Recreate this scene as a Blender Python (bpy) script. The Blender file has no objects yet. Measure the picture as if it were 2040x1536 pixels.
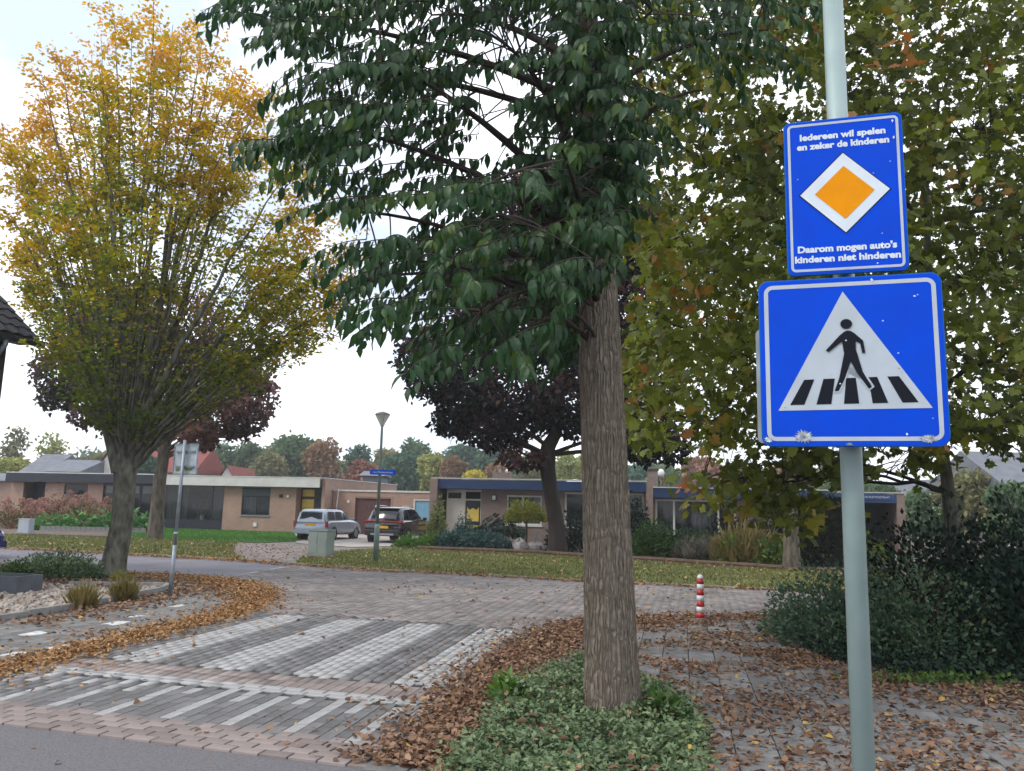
import bpy, math, random
import numpy as np
from mathutils import Vector, Matrix

# ------------------------------------------------------------------ camera, sky, sun, exposure
FPX, EYE, ROLL = 1600.0, 1.7, 0.024
TILT = math.atan(246 / 1600)
SUN_EL, SUN_AZ = math.radians(48), math.radians(-115)      # azimuth from +Y towards +X
scene = bpy.context.scene
C = scene.collection
cam = bpy.data.cameras.new('camera')
cam.sensor_fit = 'HORIZONTAL'; cam.sensor_width = 36.0; cam.lens = 36.0 * FPX / 2040.0
cam.clip_start = 0.05; cam.clip_end = 3000
cam_o = bpy.data.objects.new('camera', cam); C.objects.link(cam_o)
ct, st, cr, sr = math.cos(TILT), math.sin(TILT), math.cos(ROLL), math.sin(ROLL)
R_ = Vector((1, 0, 0)); U_ = Vector((0, -st, ct)); F_ = Vector((0, ct, st))
right = cr * R_ + sr * U_; up = -sr * R_ + cr * U_
cam_o.matrix_world = Matrix((
    (right.x, up.x, -F_.x, 0), (right.y, up.y, -F_.y, 0), (right.z, up.z, -F_.z, EYE), (0, 0, 0, 1)))
scene.camera = cam_o

world = bpy.data.worlds.new('World'); scene.world = world; world.use_nodes = True
wn, wl = world.node_tree.nodes, world.node_tree.links
wn.clear()
w_out = wn.new('ShaderNodeOutputWorld')
sky = wn.new('ShaderNodeTexSky'); sky.sky_type = 'NISHITA'; sky.sun_disc = False
sky.sun_elevation = SUN_EL; sky.sun_rotation = SUN_AZ
bg_sky = wn.new('ShaderNodeBackground'); bg_sky.inputs[1].default_value = 0.11
wl.new(sky.outputs[0], bg_sky.inputs[0])
tc = wn.new('ShaderNodeTexCoord')
mp = wn.new('ShaderNodeMapping'); mp.inputs['Scale'].default_value = (1.0, 1.0, 2.4); mp.inputs['Location'].default_value = (0.35, 0.1, 0.2)
wl.new(tc.outputs['Generated'], mp.inputs[0])
nz = wn.new('ShaderNodeTexNoise'); nz.inputs['Scale'].default_value = 2.6; nz.inputs['Detail'].default_value = 5; nz.inputs['Roughness'].default_value = 0.5
wl.new(mp.outputs[0], nz.inputs[0])
rp = wn.new('ShaderNodeValToRGB')
rp.color_ramp.elements[0].position = 0.36; rp.color_ramp.elements[0].color = (0.46, 0.52, 0.64, 1)
rp.color_ramp.elements[1].position = 0.54; rp.color_ramp.elements[1].color = (0.92, 0.95, 1.0, 1)
wl.new(nz.outputs[0], rp.inputs[0])
bg_cl = wn.new('ShaderNodeBackground'); bg_cl.inputs[1].default_value = 1.08
wl.new(rp.outputs[0], bg_cl.inputs[0])
mx = wn.new('ShaderNodeMixShader'); mx.inputs[0].default_value = 0.88
wl.new(bg_sky.outputs[0], mx.inputs[1]); wl.new(bg_cl.outputs[0], mx.inputs[2]); wl.new(mx.outputs[0], w_out.inputs[0])

sun = bpy.data.lights.new('sun', 'SUN'); sun.energy = 1.1; sun.angle = math.radians(18); sun.color = (1.0, 0.95, 0.88)
sun_o = bpy.data.objects.new('sun', sun); C.objects.link(sun_o)
sd = Vector((math.sin(SUN_AZ) * math.cos(SUN_EL), math.cos(SUN_AZ) * math.cos(SUN_EL), math.sin(SUN_EL)))
sun_o.rotation_euler = sd.to_track_quat('Z', 'Y').to_euler()
sun_o.location = (-20, -10, 40)
scene.view_settings.view_transform = 'Standard'; scene.view_settings.look = 'None'
scene.view_settings.gamma = 1.0; scene.view_settings.use_curve_mapping = False
scene.view_settings.exposure = 0.92
scene.render.engine = 'CYCLES'
scene.cycles.max_bounces = 6; scene.cycles.diffuse_bounces = 3; scene.cycles.transparent_max_bounces = 8
scene.cycles.use_adaptive_sampling = True; scene.cycles.adaptive_threshold = 0.02
scene.cycles.caustics_reflective = False; scene.cycles.caustics_refractive = False

# ------------------------------------------------------------------ photo pixel -> place
def ray(x, y):
    u, v = (x - 1020) / FPX, (768 - y) / FPX
    a, b = u * cr - v * sr, u * sr + v * cr
    return np.array([a, ct - b * st, st + b * ct])
def G(x, y, z=0.0):                       # where the sight line meets the level z
    r = ray(x, y); t = (z - EYE) / r[2]
    return np.array([r[0] * t, r[1] * t, z])
def W(x, y, Y):                           # point of the sight line at depth Y
    r = ray(x, y); t = Y / r[1]
    return np.array([r[0] * t, Y, r[2] * t + EYE])

rng = np.random.default_rng(11)
random.seed(5)

# ------------------------------------------------------------------ materials
def nt(name):
    m = bpy.data.materials.new(name); m.use_nodes = True
    n, l = m.node_tree.nodes, m.node_tree.links
    return m, n, l, n['Principled BSDF']
def ramp(n, cols, pos=None):
    r = n.new('ShaderNodeValToRGB'); e = r.color_ramp.elements
    k = len(cols); pos = pos or [i / (k - 1) for i in range(k)]
    while len(e) < k: e.new(0.5)
    for i in range(k):
        e[i].position = pos[i]; e[i].color = (*cols[i], 1)
    return r
def mat(name, col, rough=0.7, var=0.18, scale=6.0, bump=0.0, bscale=None, metal=0.0, stretch=(1, 1, 1), spec=0.35, col2=None, detail=6, coat=0.0, attr=False, dist=0.01):
    m, n, l, b = nt(name)
    c = np.array(col); c2 = np.array(col2) if col2 is not None else np.clip(c * (1 + var), 0, 1)
    tcn = n.new('ShaderNodeTexCoord'); mpn = n.new('ShaderNodeMapping'); mpn.inputs['Scale'].default_value = stretch
    l.new(tcn.outputs['Object'], mpn.inputs[0])
    t = n.new('ShaderNodeTexNoise'); t.inputs['Scale'].default_value = scale; t.inputs['Detail'].default_value = detail
    l.new(mpn.outputs[0], t.inputs[0])
    r = ramp(n, [tuple(c * (1 - var)), tuple(c2)], [0.32, 0.68]); l.new(t.outputs[0], r.inputs[0])
    out = r.outputs[0]
    if attr:                               # each piece a little lighter or darker than its neighbours
        a = n.new('ShaderNodeAttribute'); a.attribute_name = 'rnd'
        hs = n.new('ShaderNodeHueSaturation'); mr = n.new('ShaderNodeMapRange')
        k_ = float(attr); mr.inputs[3].default_value = 1 - 0.28 * k_; mr.inputs[4].default_value = 1 + 0.25 * k_
        l.new(a.outputs['Fac'], mr.inputs[0]); l.new(mr.outputs[0], hs.inputs['Value']); l.new(out, hs.inputs['Color'])
        out = hs.outputs[0]
    l.new(out, b.inputs['Base Color'])
    b.inputs['Roughness'].default_value = rough; b.inputs['Metallic'].default_value = metal
    b.inputs['Specular IOR Level'].default_value = spec; b.inputs['Coat Weight'].default_value = coat
    if bump:
        t2 = n.new('ShaderNodeTexNoise'); t2.inputs['Scale'].default_value = bscale or scale * 4; t2.inputs['Detail'].default_value = 8
        l.new(mpn.outputs[0], t2.inputs[0])
        bp = n.new('ShaderNodeBump'); bp.inputs['Strength'].default_value = bump; bp.inputs['Distance'].default_value = dist
        l.new(t2.outputs[0], bp.inputs['Height']); l.new(bp.outputs[0], b.inputs['Normal'])
    return m
def leaf_mat(name, cols, pos=None, trans=0.35, rough=0.5, spec=0.3):
    m, n, l, b = nt(name)
    a = n.new('ShaderNodeAttribute'); a.attribute_name = 'rnd'
    r = ramp(n, cols, pos); l.new(a.outputs['Fac'], r.inputs[0]); l.new(r.outputs[0], b.inputs['Base Color'])
    b.inputs['Roughness'].default_value = rough; b.inputs['Specular IOR Level'].default_value = spec
    if trans:
        tr = n.new('ShaderNodeBsdfTranslucent'); mixs = n.new('ShaderNodeMixShader'); mixs.inputs[0].default_value = trans
        hs = n.new('ShaderNodeHueSaturation'); hs.inputs['Value'].default_value = 1.35; hs.inputs['Saturation'].default_value = 1.1
        l.new(r.outputs[0], hs.inputs['Color']); l.new(hs.outputs[0], tr.inputs[0])
        l.new(b.outputs[0], mixs.inputs[1]); l.new(tr.outputs[0], mixs.inputs[2])
        l.new(mixs.outputs[0], n['Material Output'].inputs[0])
    return m
def brick_wall_mat(name, c1, c2, mortar):
    m, n, l, b = nt(name)
    tcn = n.new('ShaderNodeTexCoord'); sp = n.new('ShaderNodeSeparateXYZ'); cb = n.new('ShaderNodeCombineXYZ'); ad = n.new('ShaderNodeMath')
    l.new(tcn.outputs['Object'], sp.inputs[0]); l.new(sp.outputs[0], ad.inputs[0]); l.new(sp.outputs[1], ad.inputs[1])
    l.new(ad.outputs[0], cb.inputs[0]); l.new(sp.outputs[2], cb.inputs[1])
    t = n.new('ShaderNodeTexBrick'); l.new(cb.outputs[0], t.inputs[0])
    t.inputs['Color1'].default_value = (*c1, 1); t.inputs['Color2'].default_value = (*c2, 1); t.inputs['Mortar'].default_value = (*mortar, 1)
    t.inputs['Scale'].default_value = 1.0; t.inputs['Brick Width'].default_value = 0.22; t.inputs['Row Height'].default_value = 0.0625
    t.inputs['Mortar Size'].default_value = 0.006; t.inputs['Bias'].default_value = 0.0
    nz = n.new('ShaderNodeTexNoise'); nz.inputs['Scale'].default_value = 1.3; nz.inputs['Detail'].default_value = 5; l.new(tcn.outputs['Object'], nz.inputs[0])
    mr = n.new('ShaderNodeMapRange'); mr.inputs[3].default_value = 0.75; mr.inputs[4].default_value = 1.2; l.new(nz.outputs[0], mr.inputs[0])
    hs = n.new('ShaderNodeHueSaturation'); l.new(t.outputs['Color'], hs.inputs['Color']); l.new(mr.outputs[0], hs.inputs['Value']); l.new(hs.outputs[0], b.inputs['Base Color'])
    bp = n.new('ShaderNodeBump'); bp.inputs['Strength'].default_value = 0.6; bp.inputs['Distance'].default_value = 0.006; bp.invert = True
    l.new(t.outputs['Fac'], bp.inputs['Height']); l.new(bp.outputs[0], b.inputs['Normal'])
    b.inputs['Roughness'].default_value = 0.85
    return m
def glass_mat(name, tint=(0.02, 0.025, 0.03), clear=0.55):
    m, n, l, b = nt(name)
    b.inputs['Base Color'].default_value = (*tint, 1); b.inputs['Roughness'].default_value = 0.04; b.inputs['Specular IOR Level'].default_value = 0.6
    t = n.new('ShaderNodeBsdfTransparent'); t.inputs[0].default_value = (0.8, 0.85, 0.85, 1)
    s = n.new('ShaderNodeMixShader'); s.inputs[0].default_value = clear
    l.new(b.outputs[0], s.inputs[1]); l.new(t.outputs[0], s.inputs[2]); l.new(s.outputs[0], n['Material Output'].inputs[0])
    return m
def paint_mat(name, col, rough=0.25, metal=0.0, coat=0.6):
    m, n, l, b = nt(name)
    t = n.new('ShaderNodeTexNoise'); t.inputs['Scale'].default_value = 9; t.inputs['Detail'].default_value = 6
    tcn = n.new('ShaderNodeTexCoord'); l.new(tcn.outputs['Object'], t.inputs[0])
    c = np.array(col); r = ramp(n, [tuple(c * 0.92), tuple(np.clip(c * 1.06, 0, 1))], [0.3, 0.7]); l.new(t.outputs[0], r.inputs[0]); l.new(r.outputs[0], b.inputs['Base Color'])
    mr = n.new('ShaderNodeMapRange'); mr.inputs[3].default_value = rough * 0.7; mr.inputs[4].default_value = min(1, rough * 1.5); l.new(t.outputs[0], mr.inputs[0]); l.new(mr.outputs[0], b.inputs['Roughness'])
    b.inputs['Metallic'].default_value = metal; b.inputs['Coat Weight'].default_value = coat; b.inputs['Coat Roughness'].default_value = 0.08
    if not coat: b.inputs['Specular IOR Level'].default_value = 0.12
    return m

M = {}
M['soil'] = mat('soil', (0.075, 0.055, 0.04), 0.95, 0.35, 3, 0.6, 30)
M['asphalt'] = mat('asphalt', (0.135, 0.13, 0.137), 0.9, 0.28, 85, 0.7, 160, dist=0.006, detail=3)
M['asphalt_far'] = mat('asphalt_far', (0.17, 0.165, 0.185), 0.9, 0.14, 0.8, 0.4, 120, dist=0.004)
M['bed'] = mat('joint_sand', (0.06, 0.055, 0.05), 0.95, 0.3, 8)
M['brick_grey'] = mat('paving_grey', (0.155, 0.15, 0.15), 0.85, 0.2, 3, 0.35, 90, attr=True, dist=0.003)
M['brick_red'] = mat('paving_red', (0.235, 0.195, 0.18), 0.85, 0.18, 3, 0.35, 90, attr=True, dist=0.003)
M['brick_mix'] = mat('paving_mix', (0.20, 0.18, 0.172), 0.85, 0.15, 0.8, 0.35, 90, col2=(0.25, 0.222, 0.21), attr=True, dist=0.003)
M['brick_white'] = mat('paving_white', (0.33, 0.325, 0.32), 0.8, 0.2, 4, 0.3, 90, col2=(0.40, 0.395, 0.39), attr=0.14, dist=0.003)
M['road_white'] = mat('road_paint', (0.42, 0.41, 0.40), 0.8, 0.3, 7, 0.2, 60)
M['tile'] = mat('pavement_tile', (0.17, 0.165, 0.16), 0.88, 0.25, 4, 0.35, 90, attr=True, dist=0.003)
M['kerb'] = mat('kerb_concrete', (0.22, 0.22, 0.21), 0.85, 0.25, 5, 0.4, 60)
M['paint_patch'] = mat('worn_white_paint', (0.5, 0.5, 0.5), 0.8, 0.25, 10)
M['grass_ground'] = mat('turf', (0.10, 0.10, 0.03), 0.95, 0.3, 0.9, 0.7, 40, col2=(0.14, 0.15, 0.04))
M['lawn_ground'] = mat('lawn_turf', (0.07, 0.16, 0.025), 0.95, 0.2, 1.2, 0.7, 50)
M['dirt'] = mat('garden_dirt', (0.12, 0.09, 0.07), 0.95, 0.35, 3, 0.6, 30)
M['drive'] = mat('driveway_concrete', (0.34, 0.30, 0.27), 0.9, 0.15, 1.5, 0.3, 50)
M['walk'] = mat('far_walk', (0.175, 0.15, 0.135), 0.9, 0.25, 1.0, 0.3, 50)
M['gravel_bed'] = mat('gravel_bed', (0.24, 0.21, 0.18), 0.95, 0.3, 9, 0.8, 40)
M['gravel'] = mat('gravel_stone', (0.36, 0.31, 0.265), 0.85, 0.15, 5, attr=True)
M['stone'] = mat('boulder', (0.3, 0.28, 0.27), 0.9, 0.25, 4, 0.6, 14)
M['concrete_dark'] = mat('planter_grey', (0.09, 0.1, 0.115), 0.8, 0.15, 6, 0.2, 50)
M['pole'] = paint_mat('pole_grey_green', (0.255, 0.335, 0.325), 0.4, 0.1, 0.2)
M['lamp_pole'] = paint_mat('lamp_pole_grey_green', (0.16, 0.215, 0.205), 0.5, 0.1, 0.1)
M['galv'] = mat('galvanised', (0.24, 0.27, 0.31), 0.5, 0.2, 8, 0.1, 60, metal=0.5)
M['sign_back'] = mat('sign_back', (0.34, 0.39, 0.42), 0.55, 0.25, 7, metal=0.3, col2=(0.42, 0.48, 0.52))
M['sign_blue'] = paint_mat('sign_blue', (0.0, 0.056, 0.56), 0.6, 0, 0.0)
M['sign_edge'] = paint_mat('sign_edge_blue', (0.003, 0.10, 0.44), 0.5, 0, 0.0)
M['sign_white'] = paint_mat('sign_white', (0.42, 0.47, 0.52), 0.6, 0, 0.0)
M['sign_black'] = paint_mat('sign_black', (0.008, 0.010, 0.016), 0.6, 0, 0.0)
M['sign_yellow'] = paint_mat('sign_yellow', (0.72, 0.26, 0.001), 0.6, 0, 0.0)
M['text_white'] = paint_mat('text_white', (0.60, 0.66, 0.72), 0.6, 0, 0.0)
M['scuff'] = mat('bare_metal', (0.25, 0.29, 0.33), 0.55, 0.5, 60, 0.5, 90, metal=0.6, col2=(0.5, 0.55, 0.6))
M['moss'] = mat('moss_film', (0.14, 0.16, 0.06), 0.9, 0.35, 14)
M['red'] = paint_mat('bollard_red', (0.42, 0.025, 0.025), 0.45, 0, 0.1)
M['white'] = paint_mat('white_paint', (0.62, 0.62, 0.61), 0.5, 0, 0.1)
M['cab'] = mat('cabinet_green_grey', (0.205, 0.245, 0.225), 0.6, 0.1, 3)
M['cab2'] = mat('cabinet_pale_grey', (0.36, 0.40, 0.45), 0.6, 0.08, 3)
def bark_near():
    m, n, l, b = nt('bark_near')
    tcn = n.new('ShaderNodeTexCoord'); mpn = n.new('ShaderNodeMapping'); mpn.inputs['Scale'].default_value = (1, 1, 0.13); l.new(tcn.outputs['Object'], mpn.inputs[0])
    wn_ = n.new('ShaderNodeTexNoise'); wn_.inputs['Scale'].default_value = 5; l.new(tcn.outputs['Object'], wn_.inputs[0])
    ad = n.new('ShaderNodeVectorMath'); ad.operation = 'MULTIPLY_ADD'; ad.inputs[1].default_value = (.05, .05, .05); l.new(wn_.outputs['Color'], ad.inputs[0]); l.new(mpn.outputs[0], ad.inputs[2])
    v = n.new('ShaderNodeTexVoronoi'); v.feature = 'DISTANCE_TO_EDGE'; v.inputs['Scale'].default_value = 34; l.new(ad.outputs[0], v.inputs[0])
    t = n.new('ShaderNodeTexNoise'); t.inputs['Scale'].default_value = 14; t.inputs['Detail'].default_value = 9; t.inputs['Roughness'].default_value = 0.7; l.new(tcn.outputs['Object'], t.inputs[0])
    r = ramp(n, [(0.14, 0.115, 0.09), (0.205, 0.172, 0.137), (0.25, 0.215, 0.175)], [0.3, 0.5, 0.72]); l.new(t.outputs[0], r.inputs[0])
    r2 = ramp(n, [(0.42, 0.40, 0.38), (1, 1, 1)], [0.0, 0.16]); l.new(v.outputs['Distance'], r2.inputs[0])
    mxn = n.new('ShaderNodeMix'); mxn.data_type = 'RGBA'; mxn.blend_type = 'MULTIPLY'; mxn.inputs[0].default_value = 0.6; l.new(r.outputs[0], mxn.inputs[6]); l.new(r2.outputs[0], mxn.inputs[7]); l.new(mxn.outputs[2], b.inputs['Base Color'])
    m2 = n.new('ShaderNodeMath'); m2.operation = 'MULTIPLY_ADD'; m2.inputs[1].default_value = 0.35; l.new(t.outputs[0], m2.inputs[0]); r3 = ramp(n, [(0, 0, 0), (1, 1, 1)], [0.0, 0.3]); l.new(v.outputs['Distance'], r3.inputs[0]); l.new(r3.outputs[0], m2.inputs[2])
    bp = n.new('ShaderNodeBump'); bp.inputs['Strength'].default_value = 1.0; bp.inputs['Distance'].default_value = 0.02; l.new(m2.outputs[0], bp.inputs['Height']); l.new(bp.outputs[0], b.inputs['Normal'])
    b.inputs['Roughness'].default_value = 0.95; b.inputs['Specular IOR Level'].default_value = 0.1
    return m
M['bark'] = bark_near()
M['bark_grey'] = mat('bark_grey', (0.085, 0.082, 0.058), 0.95, 0.45, 9, 1.0, 30, stretch=(1, 1, 0.4), col2=(0.175, 0.17, 0.14), dist=0.03, detail=9)
M['bark_brown'] = mat('bark_brown', (0.085, 0.068, 0.052), 0.95, 0.45, 8, 1.0, 30, stretch=(1, 1, 0.3), col2=(0.16, 0.135, 0.105), dist=0.03, detail=9)
M['bark_dark'] = mat('bark_dark', (0.035, 0.027, 0.022), 0.95, 0.3, 5, 0.8, 24, stretch=(1, 1, 0.3))
M['wallA'] = brick_wall_mat('brick_pinkish', (0.36, 0.225, 0.17), (0.30, 0.185, 0.14), (0.30, 0.23, 0.19))
M['wallB'] = brick_wall_mat('brick_brown', (0.225, 0.165, 0.138), (0.18, 0.128, 0.105), (0.195, 0.155, 0.135))
M['wallC'] = brick_wall_mat('brick_dark', (0.05, 0.042, 0.045), (0.07, 0.055, 0.055), (0.08, 0.075, 0.075))
M['fascia_white'] = mat('fascia_white', (0.52, 0.51, 0.49), 0.6, 0.08, 2)
M['fascia_black'] = mat('fascia_black', (0.018, 0.02, 0.032), 0.5, 0.15, 2)
M['fascia_navy'] = mat('fascia_navy', (0.015, 0.037, 0.10), 0.45, 0.12, 2)
M['coping'] = mat('coping', (0.5, 0.5, 0.48), 0.6, 0.12, 3)
M['roofing'] = mat('roofing', (0.06, 0.06, 0.06), 0.9, 0.2, 3)
M['frame_white'] = mat('frame_white', (0.55, 0.55, 0.50), 0.5, 0.06, 4)
M['frame_dark'] = mat('frame_dark', (0.015, 0.017, 0.02), 0.45, 0.2, 4)
M['panel_white'] = mat('panel_white', (0.55, 0.50, 0.43), 0.6, 0.06, 3)
M['shutter'] = mat('shutter_grey', (0.07, 0.08, 0.09), 0.6, 0.1, 3)
M['stone_dark'] = mat('stone_cladding', (0.035, 0.045, 0.05), 0.7, 0.45, 5, 0.5, 12)
M['yellow'] = mat('yellow_panel', (0.60, 0.44, 0.09), 0.5, 0.05, 3)
M['garage_brown'] = mat('garage_brown', (0.085, 0.036, 0.034), 0.65, 0.12, 3)
M['garage_blue'] = mat('garage_blue', (0.15, 0.31, 0.43), 0.6, 0.06, 3)
M['curtain'] = mat('curtain', (0.42, 0.42, 0.40), 0.9, 0.1, 6)
M['curtain_grey'] = mat('curtain_grey', (0.17, 0.165, 0.16), 0.9, 0.15, 6)
M['interior'] = mat('interior', (0.06, 0.055, 0.05), 0.9, 0.2, 2)
M['glass'] = glass_mat('window_glass')
M['car_glass'] = glass_mat('car_glass', (0.015, 0.02, 0.025), 0.25)
M['plate'] = mat('plate_yellow', (0.65, 0.36, 0.02), 0.5, 0.05, 5)
M['rubber'] = mat('rubber', (0.015, 0.015, 0.015), 0.85, 0.2, 8)
M['rim'] = mat('rim_alloy', (0.4, 0.41, 0.43), 0.35, 0.1, 8, metal=0.8)
M['car_silver'] = paint_mat('car_silver', (0.31, 0.345, 0.40), 0.3, 0.5, 0.6)
M['car_dark'] = paint_mat('car_dark', (0.018, 0.016, 0.02), 0.16, 0.2, 0.8)
M['car_blue'] = paint_mat('car_blue', (0.01, 0.02, 0.14), 0.16, 0.1, 0.8)
M['tail'] = paint_mat('tail_red', (0.3, 0.01, 0.018), 0.2, 0, 0.5)
M['chrome'] = mat('chrome', (0.6, 0.6, 0.62), 0.15, 0.05, 5, metal=1.0)
M['plastic'] = mat('black_plastic', (0.02, 0.02, 0.022), 0.6, 0.2, 6)
M['tile_roof'] = mat('roof_tile', (0.035, 0.035, 0.045), 0.6, 0.25, 6, 0.3, 30, attr=True)
M['roof_red'] = mat('roof_red', (0.20, 0.055, 0.045), 0.85, 0.15, 1.5)
M['roof_grey'] = mat('roof_grey', (0.14, 0.15, 0.17), 0.85, 0.15, 1.5)
M['render_white'] = mat('render_white', (0.62, 0.58, 0.55), 0.8, 0.06, 1.5)
M['zinc'] = mat('zinc', (0.20, 0.23, 0.27), 0.5, 0.2, 8, metal=0.4)
M['lamp_glass'] = mat('lamp_diffuser', (0.62, 0.63, 0.62), 0.35, 0.05, 5)
M['lamp_cap'] = mat('lamp_cap', (0.12, 0.125, 0.13), 0.5, 0.1, 5)
M['log'] = mat('edging_timber', (0.10, 0.065, 0.045), 0.9, 0.3, 6, 0.4, 30)
# foliage
M['lf_near'] = leaf_mat('leaf_dark_green', [(0.010, 0.034, 0.013), (0.021, 0.060, 0.021), (0.034, 0.080, 0.021), (0.07, 0.12, 0.018)], trans=0.3, rough=0.45, spec=0.3)
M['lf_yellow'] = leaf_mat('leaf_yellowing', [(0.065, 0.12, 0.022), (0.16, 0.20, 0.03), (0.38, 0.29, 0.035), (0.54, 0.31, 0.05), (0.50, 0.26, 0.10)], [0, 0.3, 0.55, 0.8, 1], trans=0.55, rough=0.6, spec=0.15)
M['lf_copper'] = leaf_mat('leaf_copper', [(0.035, 0.04, 0.028), (0.085, 0.055, 0.055), (0.16, 0.08, 0.072), (0.27, 0.13, 0.10)], trans=0.3, rough=0.55, spec=0.2)
M['lf_copper_dark'] = leaf_mat('leaf_copper_dark', [(0.008, 0.014, 0.008), (0.020, 0.016, 0.015), (0.055, 0.026, 0.028), (0.17, 0.085, 0.055)], [0, 0.4, 0.72, 1], trans=0.15, rough=0.65, spec=0.1)
M['lf_maple'] = leaf_mat('leaf_maple', [(0.04, 0.07, 0.02), (0.09, 0.105, 0.018), (0.18, 0.22, 0.028), (0.22, 0.15, 0.025), (0.30, 0.13, 0.045)], [0, 0.35, 0.68, 0.88, 1], trans=0.35, rough=0.5, spec=0.25)
M['lf_hedge'] = leaf_mat('leaf_hedge', [(0.006, 0.019, 0.012), (0.012, 0.031, 0.017), (0.035, 0.05, 0.02)], trans=0.1, rough=0.5, spec=0.22)
M['lf_hedge_light'] = leaf_mat('leaf_hedge_light', [(0.035, 0.08, 0.05), (0.075, 0.13, 0.07), (0.14, 0.13, 0.05)], trans=0.15, rough=0.5, spec=0.3)
M['lf_cover'] = leaf_mat('leaf_cover', [(0.06, 0.105, 0.05), (0.125, 0.18, 0.085), (0.20, 0.26, 0.13), (0.32, 0.33, 0.12)], [0, 0.4, 0.85, 1], trans=0.15, rough=0.45, spec=0.35)
M['lf_green'] = leaf_mat('leaf_green', [(0.03, 0.07, 0.018), (0.06, 0.12, 0.02), (0.12, 0.17, 0.03)], trans=0.25)
M['lf_bright'] = leaf_mat('leaf_bright', [(0.05, 0.12, 0.02), (0.09, 0.19, 0.03), (0.24, 0.22, 0.03)], trans=0.3)
M['lf_gold'] = leaf_mat('leaf_gold', [(0.08, 0.11, 0.012), (0.18, 0.19, 0.015), (0.30, 0.27, 0.03)], trans=0.3)
M['lf_blue'] = leaf_mat('leaf_blue_conifer', [(0.02, 0.06, 0.055), (0.045, 0.105, 0.095), (0.08, 0.14, 0.12)], trans=0.08, rough=0.7)
M['lf_varieg'] = leaf_mat('leaf_variegated', [(0.05, 0.09, 0.02), (0.16, 0.19, 0.05), (0.42, 0.40, 0.17)], trans=0.3)
M['lf_black'] = leaf_mat('leaf_black_green', [(0.004, 0.009, 0.006), (0.008, 0.016, 0.009), (0.014, 0.024, 0.012)], trans=0.0, rough=0.7, spec=0.1)
M['lf_heath'] = leaf_mat('leaf_heath', [(0.06, 0.07, 0.05), (0.13, 0.12, 0.09), (0.20, 0.15, 0.12)], trans=0.1)
M['lf_dry'] = leaf_mat('leaf_dry_grass', [(0.10, 0.09, 0.03), (0.19, 0.15, 0.05), (0.28, 0.22, 0.09)], trans=0.15)
M['lf_hosta'] = leaf_mat('leaf_big_green', [(0.03, 0.12, 0.03), (0.07, 0.19, 0.05), (0.14, 0.26, 0.07), (0.45, 0.34, 0.03)], [0, 0.5, 0.9, 1], trans=0.25)
M['petal'] = leaf_mat('hydrangea_faded', [(0.26, 0.12, 0.095), (0.38, 0.19, 0.155), (0.46, 0.27, 0.21)], trans=0.15)
M['lf_fallen'] = leaf_mat('leaf_fallen', [(0.07, 0.042, 0.028), (0.16, 0.088, 0.055), (0.25, 0.15, 0.095), (0.36, 0.24, 0.16), (0.46, 0.30, 0.07)], [0, 0.3, 0.62, 0.92, 1], trans=0.1, rough=0.7, spec=0.2)
M['lf_fallen_orange'] = leaf_mat('leaf_fallen_orange', [(0.13, 0.062, 0.026), (0.27, 0.14, 0.058), (0.38, 0.22, 0.10), (0.45, 0.31, 0.18)], trans=0.1, rough=0.7, spec=0.2)
M['lf_grass'] = leaf_mat('grass_blade', [(0.075, 0.095, 0.018), (0.125, 0.14, 0.028), (0.20, 0.18, 0.065)], trans=0.2)
M['lf_lawn'] = leaf_mat('lawn_blade', [(0.04, 0.13, 0.015), (0.07, 0.19, 0.025), (0.10, 0.23, 0.04)], trans=0.2)
for nm, cs in {'bg_wood': [(0.06, 0.11, 0.06), (0.11, 0.17, 0.08), (0.20, 0.20, 0.09), (0.27, 0.18, 0.09)], 'bg_green': [(0.062, 0.106, 0.056), (0.112, 0.175, 0.088), (0.163, 0.225, 0.1)],
               'bg_dark': [(0.046, 0.091, 0.065), (0.078, 0.143, 0.091), (0.117, 0.195, 0.117)],
               'bg_olive': [(0.108, 0.12, 0.06), (0.192, 0.192, 0.09), (0.264, 0.24, 0.12)],
               'bg_yellow': [(0.149, 0.184, 0.057), (0.265, 0.287, 0.081), (0.391, 0.368, 0.115)],
               'bg_rust': [(0.149, 0.098, 0.057), (0.253, 0.155, 0.086), (0.322, 0.218, 0.127)],
               'bg_red': [(0.172, 0.086, 0.069), (0.276, 0.138, 0.103), (0.333, 0.184, 0.138)],
               'bg_gold': [(0.30, 0.25, 0.03), (0.48, 0.40, 0.05), (0.5, 0.44, 0.10)]}.items():
    M[nm] = leaf_mat('leaf_' + nm, cs, trans=0.25, rough=0.8, spec=0.1)

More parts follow.
